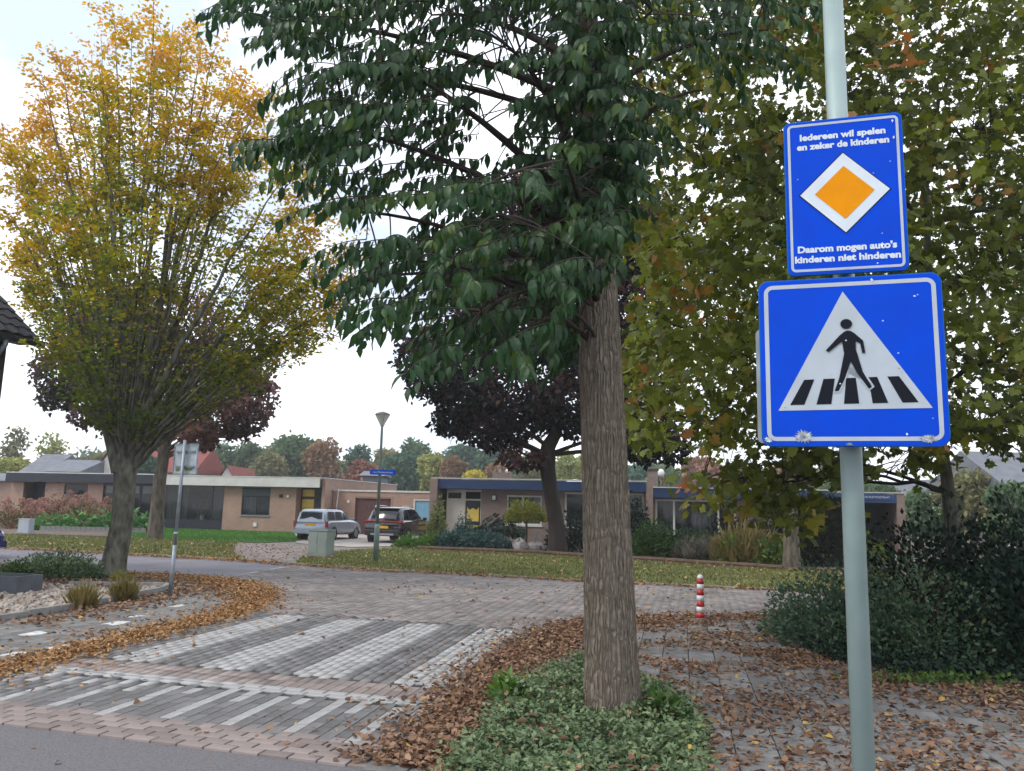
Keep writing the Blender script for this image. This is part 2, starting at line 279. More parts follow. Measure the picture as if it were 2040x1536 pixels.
# ------------------------------------------------------------------ objects and meshes
WM = {}                                    # world matrix of every thing, by object
def tag(o, label=None, cat=None, group=None, kind=None):
    if label: o['label'] = label
    if cat: o['category'] = cat
    if group: o['group'] = group
    if kind: o['kind'] = kind
    return o
def thing(name, label, cat, loc=(0, 0, 0), rz=0.0, group=None):
    o = bpy.data.objects.new(name, None); C.objects.link(o)
    o.empty_display_size = 0.2
    o.location = [float(v) for v in loc]; o.rotation_euler = (0, 0, rz)
    WM[o] = Matrix.Translation(o.location) @ Matrix.Rotation(rz, 4, 'Z')
    return tag(o, label, cat, group)
def link(name, me, parent=None):
    o = bpy.data.objects.new(name, me); C.objects.link(o)
    if parent is not None: o.parent = parent
    return o
def rootmat(p):
    while p is not None and p not in WM: p = p.parent
    return WM.get(p)
def np_mesh(name, V, F, material, parent=None, rnd=None, world=True, smooth=False):
    """V (n,3), F (m,3) triangles or (m,4) quads; rnd one value per face."""
    V = np.asarray(V, dtype=np.float64); F = np.asarray(F, dtype=np.int32)
    if world and parent is not None:
        mi = np.array(rootmat(parent).inverted())
        V = V @ mi[:3, :3].T + mi[:3, 3]
    me = bpy.data.meshes.new(name)
    k = F.shape[1]
    me.vertices.add(len(V)); me.vertices.foreach_set('co', V.astype(np.float32).ravel())
    me.loops.add(F.size); me.loops.foreach_set('vertex_index', F.ravel())
    me.polygons.add(len(F)); me.polygons.foreach_set('loop_start', np.arange(0, F.size, k, dtype=np.int32))
    if rnd is not None:
        a = me.attributes.new('rnd', 'FLOAT', 'FACE'); a.data.foreach_set('value', np.clip(np.asarray(rnd, dtype=np.float32), 0, 1))
    if smooth: me.polygons.foreach_set('use_smooth', np.ones(len(F), dtype=bool))
    me.materials.append(M[material]); me.update(); me.validate()
    return link(name, me, parent)
class MB:
    def __init__(s): s.v, s.f = [], []
    def add(s, vs, fs):
        b = len(s.v); s.v += [tuple(float(c) for c in p) for p in vs]; s.f += [tuple(b + i for i in f) for f in fs]; return s
    def box(s, x0, x1, y0, y1, z0, z1, tw=0.0, td=0.0):
        return s.add([(x0, y0, z0), (x1, y0, z0), (x1, y1, z0), (x0, y1, z0), (x0 + tw, y0 + td, z1), (x1 - tw, y0 + td, z1), (x1 - tw, y1 - td, z1), (x0 + tw, y1 - td, z1)],
                     [(0, 3, 2, 1), (4, 5, 6, 7), (0, 1, 5, 4), (1, 2, 6, 5), (2, 3, 7, 6), (3, 0, 4, 7)])
    def prism(s, poly, z0, z1):
        n = len(poly)
        return s.add([(*p[:2], z0) for p in poly] + [(*p[:2], z1) for p in poly],
                     [tuple(range(n - 1, -1, -1)), tuple(range(n, 2 * n))] + [(i, (i + 1) % n, n + (i + 1) % n, n + i) for i in range(n)])
    def sheet(s, poly, z):
        return s.add([(*p[:2], z) for p in poly], [tuple(range(len(poly)))])
    def prism_y(s, poly, y0, y1):          # polygon in x,z pushed along y
        n = len(poly)
        return s.add([(p[0], y0, p[1]) for p in poly] + [(p[0], y1, p[1]) for p in poly],
                     [tuple(range(n)), tuple(range(2 * n - 1, n - 1, -1))] + [((i + 1) % n, i, n + i, n + (i + 1) % n) for i in range(n)])
    def tube(s, path, rad, n=8, cap=True):
        P = [Vector(p) for p in path]; k = len(P)
        if not hasattr(rad, '__len__'): rad = [rad] * k
        vs, fs = [], []; ref = None
        for i in range(k):
            d = (P[min(i + 1, k - 1)] - P[max(i - 1, 0)])
            d = d.normalized() if d.length > 1e-9 else Vector((0, 0, 1))
            if ref is None: ref = Vector((1, 0, 0)) if abs(d.x) < 0.8 else Vector((0, 1, 0))
            a = (ref - d * ref.dot(d)).normalized(); b = d.cross(a); ref = a
            for j in range(n):
                t = 2 * math.pi * j / n; vs.append(P[i] + (a * math.cos(t) + b * math.sin(t)) * rad[i])
        for i in range(k - 1):
            for j in range(n):
                fs.append((i * n + j, i * n + (j + 1) % n, (i + 1) * n + (j + 1) % n, (i + 1) * n + j))
        if cap: fs += [tuple(range(n - 1, -1, -1)), tuple(range((k - 1) * n, k * n))]
        return s.add(vs, fs)
    def lathe(s, prof, n=24, c=(0, 0, 0)):
        vs, fs = [], []
        for r, z in prof:
            for j in range(n):
                t = 2 * math.pi * j / n; vs.append((c[0] + r * math.cos(t), c[1] + r * math.sin(t), c[2] + z))
        for i in range(len(prof) - 1):
            for j in range(n): fs.append((i * n + j, i * n + (j + 1) % n, (i + 1) * n + (j + 1) % n, (i + 1) * n + j))
        if prof[0][0] > 1e-6: fs.append(tuple(range(n - 1, -1, -1)))
        if prof[-1][0] > 1e-6: fs.append(tuple(range((len(prof) - 1) * n, len(prof) * n)))
        return s.add(vs, fs)
    def build(s, name, material, parent=None, world=False, smooth=False, bevel=0.0):
        me = bpy.data.meshes.new(name); v = s.v
        if world and parent is not None:
            mi = rootmat(parent).inverted(); v = [tuple(mi @ Vector(p)) for p in v]
        me.from_pydata(v, [], s.f); me.materials.append(M[material])
        if smooth: me.polygons.foreach_set('use_smooth', np.ones(len(me.polygons), dtype=bool))
        me.update(); o = link(name, me, parent)
        if bevel:
            b = o.modifiers.new('edge', 'BEVEL'); b.width = bevel; b.segments = 2; b.limit_method = 'ANGLE'
        return o
def structure(name, poly, z, material, label=None):
    o = MB().sheet(poly, z).build(name, material); o['kind'] = 'structure'
    if label: o['label'] = label
    return o

# ------------------------------------------------------------------ leaves and other scattered pieces
def tpl(v, f): return np.array(v, float), np.array(f, int)
T_SIMPLE = tpl([(0, 0, 0), (-0.3, 0.42, 0.08), (0, 1, -0.04), (0.3, 0.42, 0.08)], [(0, 2, 1), (0, 3, 2)])
def ovate():
    mid = [(0, 0, 0), (0, .22, .03), (0, .5, .02), (0, .77, -.07), (0, 1.02, -.2)]; wd = [.16, .215, .13]
    L = [(-w, mid[i + 1][1] - .02, mid[i + 1][2] + .05) for i, w in enumerate(wd)]; Rr = [(-p[0], p[1], p[2]) for p in L]
    f = [(0, 1, 5), (1, 2, 6), (1, 6, 5), (2, 3, 7), (2, 7, 6), (3, 4, 7)]
    f += [(0, 8, 1), (1, 9, 2), (1, 8, 9), (2, 10, 3), (2, 9, 10), (3, 10, 4)]
    return tpl(mid + L + Rr, f)
T_OVATE = ovate()
def maple():
    pts = [(0.04, 0), (.22, -.10), (.42, -.02), (.36, .16), (.56, .34), (.36, .42), (.40, .62), (.20, .60), (.10, .78), (0, 1.0)]
    out = pts + [(-x, y) for x, y in pts[-2::-1]]
    v = [(0, .3, .0)] + [(x, y, -.25 * (x * x) + .03 * math.sin(9 * y + 5 * x) - .12 * max(0, y - .4)) for x, y in out]
    return tpl(v, [(0, i, i + 1) for i in range(1, len(out))])
T_MAPLE = maple()
T_DEAD = tpl([(0, 0, 0), (-.26, .3, .16), (-.24, .68, .12), (0, 1, .05), (.26, .66, .2), (.22, .3, .05), (0, .5, 0)],
             [(0, 6, 1), (1, 6, 2), (2, 6, 3), (3, 6, 4), (4, 6, 5), (5, 6, 0)])
T_BLADE = tpl([(-.07, 0, 0), (.07, 0, 0), (0, 1, .15)], [(0, 1, 2)])
def stone_t():
    v = [(0, 0, .5), (.5, 0, .05), (0, .45, .08), (-.5, 0, .02), (0, -.45, .1), (.3, .3, .3), (-.3, .28, .32), (-.28, -.3, .3), (.3, -.28, .34)]
    return tpl(v, [(0, 5, 6), (0, 6, 7), (0, 7, 8), (0, 8, 5), (5, 1, 2), (5, 2, 6), (6, 2, 3), (6, 3, 7), (7, 3, 4), (7, 4, 8), (8, 4, 1), (8, 1, 5)])
T_STONE = stone_t()
def unit(a): return a / np.maximum(np.linalg.norm(a, axis=1, keepdims=True), 1e-9)
def basis(d, nrm):
    d = unit(d); x = unit(np.cross(d, nrm)); z = np.cross(x, d)
    return np.stack([x, d, z], axis=2)      # columns: side, along, normal
def rand_dirs(n): return unit(rng.normal(size=(n, 3)))
def scatter(T, P, B, S, rnd):
    """one copy of the template T at each point: V, F, per-face value"""
    tv, tf = T; n = len(P); S = np.asarray(S)
    S = S[:, None, None] if S.ndim == 1 else S[:, None, :]
    V = np.einsum('nij,nkj->nki', B, tv[None] * S) + P[:, None, :]
    F = tf[None] + (np.arange(n) * len(tv))[:, None, None]
    return V.reshape(-1, 3), F.reshape(-1, tf.shape[1]), np.repeat(rnd, len(tf))
def in_poly(px, poly):
    poly = np.asarray(poly, float); x, y = px[:, 0], px[:, 1]; r = np.zeros(len(px), bool); j = len(poly) - 1
    for i in range(len(poly)):
        c = (poly[i, 1] > y) != (poly[j, 1] > y)
        with np.errstate(divide='ignore', invalid='ignore'):
            r ^= c & (x < (poly[j, 0] - poly[i, 0]) * (y - poly[i, 1]) / (poly[j, 1] - poly[i, 1]) + poly[i, 0])
        j = i
    return r
def sample_poly(poly, n):
    poly = np.asarray(poly, float)[:, :2]; lo, hi = poly.min(0), poly.max(0); out = np.zeros((0, 2))
    while len(out) < n:
        p = rng.uniform(lo, hi, size=(n * 2, 2)); out = np.vstack([out, p[in_poly(p, poly)]])
    return out[:n]
_ph = rng.uniform(0, 6.28, size=(24, 3)); _fr = rng.normal(size=(24, 3))
def wob(P, s=1.0, k=8):                     # cheap smooth noise, about -1..1
    P = np.asarray(P, float); r = np.zeros(len(P))
    for i in range(k): r += np.sin(P @ (_fr[i] * s * (1 + .35 * i)) + _ph[i, 0])
    return r / (k * 0.6)
def foliage(name, T, P, material, parent, size, rnd, droop=0.0, up=0.0, d=None, kind=None):
    n = len(P)
    dd = rand_dirs(n) if d is None else unit(d)
    dd = unit(dd + np.array([0, 0, -droop + up]))
    nn = rand_dirs(n) + np.array([0, 0, 0.8])
    V, F, r = scatter(T, P, basis(dd, nn), size * rng.uniform(.7, 1.25, n), rnd)
    o = np_mesh(name, V, F, material, parent, r)
    if kind: o['kind'] = kind
    return o
def bez(a, b, c, n):
    t = np.linspace(0, 1, n)[:, None]; a, b, c = map(np.asarray, (a, b, c))
    return (1 - t) ** 2 * a + 2 * t * (1 - t) * b + t * t * c

# ------------------------------------------------------------------ ground
def px(*pts): return [tuple(G(x, y)[:2]) for x, y in pts]
ground = MB().sheet([(-260, -40), (260, -40), (260, 420), (-260, 420)], -0.06).build('ground', 'soil'); ground['kind'] = 'structure'

AX = np.array([.194, .981]); BX = np.array([.962, -.274]); Z0 = np.array([-4.28, 8.95])   # along the side road, across it, zebra corner
def L2(i, j): return Z0 + BX * i + AX * j
kerb_left = [tuple(L2(-.9, -2.3)), (-4.95, 7.6), (-4.72, 8.9), (-4.42, 10.9), (-4.12, 12.7), (-4.26, 14.6), (-4.85, 16.4), (-5.74, 17.7), (-6.97, 18.6), (-10.75, 19.8), (-12.85, 20.8), (-32, 27.5)]
kerb_right = [tuple(L2(4.1, -2.3)), (-.52, 6.3), (-.35, 7.44), (-.04, 9.06), (.55, 11.3), (1.16, 12.5), (2.36, 13.7), (5.07, 14.4), (9, 13.9), (24, 10.6)]
verge_front = [(-40, 35.5), (-17, 27.5), (-12, 25.75), (-7.8, 24.2), (-6.1, 23.2), (-3.3, 21.75), (1.8, 19.9), (6.7, 18.6), (14, 16.7), (26, 14)]
joint_line = [(-6.5, 18.35), (-5.9, 22.95)]

def off(poly, d):
    """parallel line d to the left of a polyline"""
    P = np.asarray(poly, float); T = np.gradient(P, axis=0); T /= np.linalg.norm(T, axis=1, keepdims=True)
    return [tuple(p) for p in P + np.stack([-T[:, 1], T[:, 0]], 1) * d]

near_asphalt = [(-14, -6), (3, -6), (1.2, 2.0), tuple(L2(4.3, -2.25)), tuple(L2(-3.5, -2.25)), (-14, 9.2)]
structure('asphalt_road', near_asphalt, -0.004, 'asphalt', 'dark grey asphalt carriageway in front of the brick ramp')
brick_area = kerb_left[:8] + [joint_line[0], joint_line[1]] + [p for p in verge_front if -5.9 < p[0] < 27] + kerb_right[::-1]
road = structure('brick_road', brick_area, 0.0, 'bed', 'brick paved crossing with a speed ramp and zebra stripes')
structure('asphalt_side_road', [joint_line[0]] + kerb_left[8:] + [p for p in verge_front if p[0] < -5.95] + [joint_line[1]], 0.004, 'asphalt_far', 'pale grey asphalt street running off behind the yellow tree')
o = MB().box(-.06, .06, 0, 4.6, 0, .006).build('road_line', 'road_white'); o.location = (-6.45, 18.4, .006); o.rotation_euler = (0, 0, -.12); o['kind'] = 'structure'

# pavers -----------------------------------------------------------------
def paver_mesh(name, lx, ly, h, ch, material, r):
    v = [(sx * lx / 2, sy * ly / 2, 0) for sx, sy in ((-1, -1), (1, -1), (1, 1), (-1, 1))] + [(sx * lx / 2, sy * ly / 2, h - ch) for sx, sy in ((-1, -1), (1, -1), (1, 1), (-1, 1))] + \
        [(sx * (lx / 2 - ch), sy * (ly / 2 - ch), h) for sx, sy in ((-1, -1), (1, -1), (1, 1), (-1, 1))]
    f = [(i, (i + 1) % 4, 4 + (i + 1) % 4, 4 + i) for i in range(4)] + [(4 + i, 4 + (i + 1) % 4, 8 + (i + 1) % 4, 8 + i) for i in range(4)] + [(8, 9, 10, 11)]
    me = bpy.data.meshes.new(name); me.from_pydata(v, [], f)
    a = me.attributes.new('rnd', 'FLOAT', 'FACE'); a.data.foreach_set('value', np.full(len(f), r, dtype=np.float32))
    me.materials.append(M[material]); me.update(); return me
def paver_tpl(lx, ly, h, ch):
    v = [(sx * lx / 2, sy * ly / 2, h * .2) for sx, sy in ((-1, -1), (1, -1), (1, 1), (-1, 1))] + [(sx * (lx / 2 - ch), sy * (ly / 2 - ch), h) for sx, sy in ((-1, -1), (1, -1), (1, 1), (-1, 1))]
    return tpl(v, [(i, (i + 1) % 4, 4 + (i + 1) % 4, 4 + i) for i in range(4)] + [(4, 5, 6, 7)])
ANG_A = math.atan2(AX[1], AX[0]); ANG_B = math.atan2(BX[1], BX[0])
pav = []                                    # (x, y, angle of the long side, material)
RP, BL = .11, .22
def road_half(p):                           # inside the brick area?
    return in_poly(np.array([p]), brick_area)[0]
lat = []
for r in range(-6, 44):                     # zebra: rows run along the road
    for q in range(-1, 20):
        i, j = (r + .5) * RP, q * BL + (BL / 2 if r % 2 else 0)
        if j < 0.04 or j > 4.0: continue
        k = r % 10
        white = 0 <= r <= 34 and k < 5 and 0.04 < j < 3.92
        lat.append((i, j, ANG_A, 'brick_white' if white else 'brick_grey'))
for r in range(-8, 45):                     # soldier courses between the zebra and the toothed ramp
    for j, m_ in ((-.12, 'brick_red'), (-.34, 'brick_red')): lat.append(((r + .5) * RP, j, ANG_A, m_))
for c in range(-4, 23): lat.append(((c + .5) * BL, -.515, ANG_B, 'brick_white'))
for c in range(-4, 23): lat.append(((c + .5) * BL + .07, -.625, ANG_B, 'brick_white'))
for r in range(-8, 44):                     # toothed ramp
    for q in range(6):
        j = -.79 - q * BL + (BL / 2 if r % 2 else 0)
        if j > -.70 or j < -1.80: continue
        long_ = r % 5 == 3; short = r % 5 == 0 and j > -1.05
        lat.append(((r + .5) * RP, j, ANG_A, 'brick_white' if long_ or short else 'brick_grey'))
for q in range(5):                          # courses along the asphalt edge
    for c in range(-8, 24):
        lat.append(((c + (.5 if q % 2 else 0)) * BL, -1.80 - RP * (q + .5) + .02, ANG_B, 'brick_red'))
ba = np.asarray(brick_area)
lp = np.array([L2(a[0], a[1]) for a in lat]); keep = in_poly(lp, brick_area)
pav += [(lp[i][0], lp[i][1], lat[i][2], lat[i][3]) for i in range(len(lat)) if keep[i]]
hb = []                                     # herringbone over the crossing beyond the zebra
ca, sa = math.cos(math.radians(-13 + 45)), math.sin(math.radians(-13 + 45))
for a in range(-170, 260):
    for b in range(-130, 130):
        for (cx, cy, ang) in ((1, .5, 0), (.5, 2, 90)):
            x, y = (a + 2 * b + cx) * RP, (a - 2 * b + cy) * RP
            if abs(x) > 19 or abs(y) > 19: continue
            hb.append((x * ca - y * sa + 0.5, x * sa + y * ca + 14.5, math.radians(ang - 13 + 45)))
hb = np.array(hb); k = in_poly(hb[:, :2], brick_area)
rel = hb[:, :2] - Z0; jj = (BX[0] * rel[:, 1] - BX[1] * rel[:, 0]) / (BX[0] * AX[1] - BX[1] * AX[0])
k &= (jj > 4.10) & (hb[:, 0] < 13)
hb = hb[k]
vis = [p for p in pav if abs(p[0] - .0) < 20]
pav_d = sorted(range(len(pav)), key=lambda i: math.hypot(pav[i][0], pav[i][1]) + (50 if pav[i][0] / pav[i][1] < -.645 or pav[i][1] < 5.6 else 0))
near = set(pav_d[:300])
pm = {}
for mname in ('brick_grey', 'brick_red', 'brick_white'):
    pm[mname] = [paver_mesh('paver', BL - .016, RP - .008, .026, .003, mname, r) for r in (.15, .3, .45, .6, .8)]
for i in sorted(near):
    x, y, ang, mname = pav[i]
    b = link('brick', random.choice(pm[mname]), road)
    b.location = (x, y, -.012 + random.uniform(-.0015, .0015)); b.rotation_euler = (random.uniform(-.005, .005), random.uniform(-.004, .004), ang + random.uniform(-.01, .01))
TP = paver_tpl(BL - .014, RP - .008, .024, .003)
def pave(name, rows, material, parent, T=TP, z=-.010, jit=.0015):
    rows = np.asarray(rows, float); n = len(rows)
    P = np.column_stack([rows[:, 0], rows[:, 1], z + rng.uniform(-jit, jit, n)])
    c, s = np.cos(rows[:, 2]), np.sin(rows[:, 2]); B = np.zeros((n, 3, 3))
    B[:, 0, 0] = c; B[:, 0, 1] = -s; B[:, 1, 0] = s; B[:, 1, 1] = c; B[:, 2, 2] = 1
    B[:, 2, 0] = rng.uniform(-.003, .003, n); B[:, 2, 1] = rng.uniform(-.004, .004, n)
    V, F, r = scatter(T, P, B, np.ones(n), rng.uniform(0, 1, n))
    o = np_mesh(name, V, F, material, parent, r, world=False); o['kind'] = 'stuff'; return o
for mname, nm in (('brick_grey', 'grey_brick_paving'), ('brick_red', 'red_brick_paving'), ('brick_white', 'white_brick_paving')):
    pave(nm, [p[:3] for i, p in enumerate(pav) if i not in near and p[3] == mname], mname, road)
pave('herringbone_paving', hb, 'brick_mix', road)

# pavements -----------------------------------------------------------------
bed_edge = [(-6.95, 11.2), (-6.66, 12.4), (-6.52, 14.2), (-6.42, 15.4), (-6.6, 16.2), (-8.5, 16.0), (-10.2, 16.55), (-12.0, 17.2)]
left_walk = kerb_left[:11] + [(-14, 21.0), (-16, 18)] + bed_edge[::-1] + [(-8.0, 8.0), (-8.6, 6.9)]
lw = structure('left_pavement', left_walk, 0.002, 'bed', 'tiled corner pavement with worn white paint and fallen leaves')
right_walk = [(-.75, 5.2)] + kerb_right + [(24, 4), (6, 1.5), (1.2, 1.8)]
rw = structure('right_pavement', right_walk, 0.003, 'bed', 'grey tiled footpath strewn with brown leaves beside the signpost')
def tiles(area, frame_ang, org, rng_u, rng_v, size=.30):
    c, s = math.cos(frame_ang), math.sin(frame_ang); out = []
    for u in range(*rng_u):
        for v in range(*rng_v):
            uu, vv = (u + (.5 if v % 2 else 0)) * size, v * size
            out.append((org[0] + uu * c - vv * s, org[1] + uu * s + vv * c, frame_ang))
    out = np.array(out); return out[in_poly(out[:, :2], area)]
TT = paver_tpl(.292, .292, .024, .005)
ivy_bed = [(-.42, 5.0), (-.16, 6.2), (-.02, 7.4), (.35, 8.4), (.80, 8.95), (1.28, 8.35), (1.55, 7.4), (1.55, 6.6), (1.30, 5.6), (1.1, 4.6)]
hedge_line = [(3.95, 13.0), (3.72, 10.5), (3.85, 9.3), (4.4, 8.75), (5.6, 8.55), (9, 7.2), (24, 4.2)]
tl = tiles(right_walk, math.radians(78), (1, 8), (-40, 60), (-60, 40))
tl = tl[~in_poly(tl[:, :2], ivy_bed) & (tl[:, 0] < 8)]
hz = np.asarray(hedge_line); tl = tl[~in_poly(tl[:, :2], hedge_line + [(24, 20), (3.95, 20)])]
ordr = np.argsort(np.hypot(tl[:, 0], tl[:, 1]) + np.where((tl[:, 1] < 4.6) | (tl[:, 0] / np.maximum(tl[:, 1], .1) > .66), 50, 0))
tmesh = [paver_mesh('paving_tile', .292, .292, .026, .005, 'tile', r) for r in (.2, .4, .55, .75)]
def tile_objs(rows, parent):
    for x, y, a in rows:
        b = link('paving_tile', random.choice(tmesh), parent); b.location = (x, y, -.001 + random.uniform(-.002, .002))
        b.rotation_euler = (random.uniform(-.01, .01), random.uniform(-.01, .01), a)
tile_objs(tl[ordr[:300]], rw)
if len(ordr) > 300: pave('tile_paving', tl[ordr[300:]], 'tile', rw, TT, 0.0)
tl2 = tiles(left_walk, ANG_A, (-6, 12), (-50, 50), (-40, 40)); tl2 = tl2[tl2[:, 1] < 16.5]
ordr = np.argsort(np.hypot(tl2[:, 0], tl2[:, 1]) + np.where(tl2[:, 0] / np.maximum(tl2[:, 1], .1) < -.66, 50, 0))
tile_objs(tl2[ordr[:160]], lw); pave('tile_paving', tl2[ordr[160:]], 'tile', lw, TT, 0.0)
def blob(cx, cy, rx, ry, ang, seed, n=14):
    r_ = random.Random(seed); c, s = math.cos(ang), math.sin(ang); out = []
    for i in range(n):
        t = 2 * math.pi * i / n; k = r_.uniform(.72, 1.1); x, y = rx * k * max(-.8, min(.8, math.cos(t) * 1.2)), ry * k * max(-.8, min(.8, math.sin(t) * 1.2)); out.append((cx + x * c - y * s, cy + x * s + y * c))
    return out
for i, (x, y, rx, ry) in enumerate([(28, 1303, .16, .12), (70, 1262, .22, .16), (128, 1288, .25, .13), (190, 1275, .22, .12), (118, 1305, .2, .10), (235, 1241, .24, .15), (252, 1261, .2, .12), (395, 1229, .25, .18), (355, 1207, .22, .10), (470, 1208, .14, .08), (270, 1228, .18, .08)]):
    p = G(x, y, .026); q = MB().prism(blob(p[0], p[1], rx, ry, ANG_A, i), .020, .0285).build('paint_patch', 'paint_patch', lw)
# kerb stones down the right edge, some painted white
def kerbs(line, step, wd, parent, h0, h1, start=0.0, stop=1e9, skip=lambda d: False, white=lambda d: False):
    P = np.asarray(line, float); seg = np.linalg.norm(np.diff(P, axis=0), axis=1); cum = np.concatenate([[0], np.cumsum(seg)])
    at = lambda d: np.array([np.interp(d, cum, P[:, 0]), np.interp(d, cum, P[:, 1])])
    d = start
    while d + step < min(cum[-1], stop):
        a, b = at(d + .004), at(d + step - .004); m = (a + b) / 2; ang = math.atan2(b[1] - a[1], b[0] - a[0]); ln = np.linalg.norm(b - a)
        if not skip(d):
            o = MB().box(-ln / 2, ln / 2, -wd / 2, wd / 2, h0, h1, .004, .004).build('kerb_stone', 'paint_patch' if white(d) else 'kerb', parent)
            o.location = (m[0], m[1], random.uniform(-.003, .003)); o.rotation_euler = (0, 0, ang)
        d += step
rk = thing('kerb', None, None); rk['kind'] = 'structure'; rk['label'] = 'worn kerb line along the leaf covered footpath'
kerbs(off(kerb_right, -.06), .5, .11, rk, -.02, .030, 0, 16, white=lambda d: .6 < d < 1.2 or 3.9 < d < 4.9)
lk = thing('kerb', None, None); lk['kind'] = 'structure'; lk['label'] = 'kerb line buried under orange leaves round the corner'
kerbs(off(kerb_left[:10], .06), .8, .11, lk, -.02, .030, 0, 22)
vk = thing('kerb', None, None); vk['kind'] = 'structure'; vk['label'] = 'far kerb along the grass verge'
kerbs(off(verge_front[1:], .05), 1.0, .12, vk, -.02, .05, 0, 40)

# verges, far pavement, lawns, drives -----------------------------------------
vb = px((0, 1066), (250, 1073), (480, 1081))
verge_left = [tuple(p) for p in off(verge_front[:4], .11)] + [(-9.2, 27.5), (-10.5, 31.5), (-11.6, 35.2)] + vb[::-1] + [(-40, 42)]
vl = structure('grass_verge', verge_left, 0.040, 'grass_ground', 'leaf speckled grass verge left of the driveway')
vf = [tuple(p) for p in off(verge_front[4:], .11)]
verge_right = vf + [(26, 21), (14, 24.0), (10.8, 25.2), (5.1, 28.4), (1.7, 30.7), (-2.0, 32.3), (-4.4, 33.2), (-6.1, 30.2), (-6.6, 26.4)]
vr = structure('grass_verge', verge_right, 0.040, 'grass_ground', 'leaf speckled grass verge around the street lamp')
# everything up to the houses: pavement, then gardens above it
fw = structure('far_pavement', [(-45, 36), (-17, 27.6), (-12, 25.9), (-7.8, 24.3), (-5.9, 23.0), (-3.3, 21.9), (1.8, 20.0), (6.7, 18.7), (26, 14.2), (40, 20), (10, 46), (-5, 48), (-45, 56)], 0.020, 'walk', 'narrow pavement and entrance path in front of the bungalows')
def HL(O, s, y):                            # house frame -> plan
    a = math.radians(-13); return (O[0] + s * math.cos(a) - y * math.sin(a), O[1] + s * math.sin(a) + y * math.cos(a))
O1, O2 = (-12.52, 47.6), (-3.35, 43.7)
lawn_poly = px((255, 1060), (265, 1072), (340, 1077), (520, 1083), (600, 1079)) + [HL(O1, .4, -.8), HL(O1, -.2, 0), HL(O1, -10.5, 0)]
lawn = structure('lawn', lawn_poly, 0.048, 'lawn_ground', 'bright green front lawn before the pinkish brick bungalow')
drive_poly = px((592, 1084), (700, 1092), (832, 1089), (868, 1082)) + [HL(O2, -.9, 0), HL(O1, 8.9, 1.0), HL(O1, .3, 1.0), HL(O1, .3, -1.0)]
structure('driveway', drive_poly, 0.044, 'drive', 'pale concrete driveway under the two parked cars')
gard_poly = px((835, 1097), (1100, 1108), (1300, 1122), (1480, 1134)) + [(12.5, 26.2), (24, 22.5), HL(O2, 26, 0), HL(O2, -.7, 0)]
structure('front_garden', gard_poly, 0.050, 'dirt', 'planted gravel front garden before the brown brick bungalow')
structure('front_garden', px((0, 1066), (60, 1066), (262, 1072), (256, 1060)) + [HL(O1, -10.6, 0), HL(O1, -24, 0), (-40, 50)], 0.050, 'dirt', 'flower border in front of the dark edged bungalow')
gravel_poly = bed_edge + [(-14, 17.8), (-16, 12), (-9.5, 9.5)]
structure('gravel_bed', gravel_poly, 0.030, 'gravel_bed', 'pale stone chippings in the corner garden')

# ------------------------------------------------------------------ the signpost and its signs
def text_mesh(body, size, off_=0.0, width=None):
    cu = bpy.data.curves.new('lettering', 'FONT'); cu.body = body; cu.size = size; cu.align_x = 'CENTER'; cu.align_y = 'CENTER'; cu.offset = off_; cu.resolution_u = 4
    o = bpy.data.objects.new('lettering', cu); C.objects.link(o); bpy.context.view_layer.update()
    me = bpy.data.meshes.new_from_object(o.evaluated_get(bpy.context.evaluated_depsgraph_get()))
    bpy.data.objects.remove(o); bpy.data.curves.remove(cu)
    n = len(me.vertices); co = np.zeros(n * 3, np.float32); me.vertices.foreach_get('co', co); co = co.reshape(-1, 3)
    if width:
        w = co[:, 0].max() - co[:, 0].min(); co[:, 0] *= width / w
    co[:, 0] -= (co[:, 0].max() + co[:, 0].min()) / 2
    return me, co
def lettering(parent, body, size, x, z, y, material, width=None, off_=0.004, name='lettering'):
    me, co = text_mesh(body, size, off_, width)
    out = np.column_stack([co[:, 0] + x, np.full(len(co), y), co[:, 1] + z])      # stands in x,z and faces -y
    me.vertices.foreach_set('co', out.astype(np.float32).ravel()); me.materials.clear(); me.materials.append(M[material]); me.update()
    return link(name, me, parent)
def rrect(w, h, r, n=6):
    out = []
    for cx, cy, a0 in ((w / 2 - r, h / 2 - r, 0), (-w / 2 + r, h / 2 - r, 90), (-w / 2 + r, -h / 2 + r, 180), (w / 2 - r, -h / 2 + r, 270)):
        for i in range(n + 1):
            a = math.radians(a0 + 90 * i / n); out.append((cx + r * math.cos(a), cy + r * math.sin(a)))
    return out
def flat(parent, name, poly, y, material):
    return MB().add([(p[0], y, p[1]) for p in poly], [tuple(range(len(poly)))]).build(name, material, parent)
def ringsheet(parent, name, w, h, r, t, y, material):
    a, b = rrect(w, h, r), rrect(w - 2 * t, h - 2 * t, max(.002, r - t)); n = len(a)
    return MB().add([(p[0], y, p[1]) for p in a + b], [(i, (i + 1) % n, n + (i + 1) % n, n + i) for i in range(n)]).build(name, material, parent)
def plate(parent, w, h, r, face, edge, flange=.012):
    MB().prism_y(rrect(w, h, r), 0, flange).build('plate', edge, parent, bevel=.002)
    flat(parent, 'face', rrect(w - .010, h - .010, max(r - .005, .003)), -.0012, face)
POLE = (1.2228, 2.8835)
t = thing('sign_pole', 'grey green steel post carrying the blue signs beside the footpath', 'sign post', (*POLE, 0))
MB().tube([(0, 0, -.1), (0, 0, 4.6)], .0375, 28).build('pole', 'pole', t, smooth=True)
MB().lathe([(.0378, 0), (.036, .02), (.02, .034), (0, .038)], 28, (0, 0, 4.6)).build('cap', 'plastic', t, smooth=True)
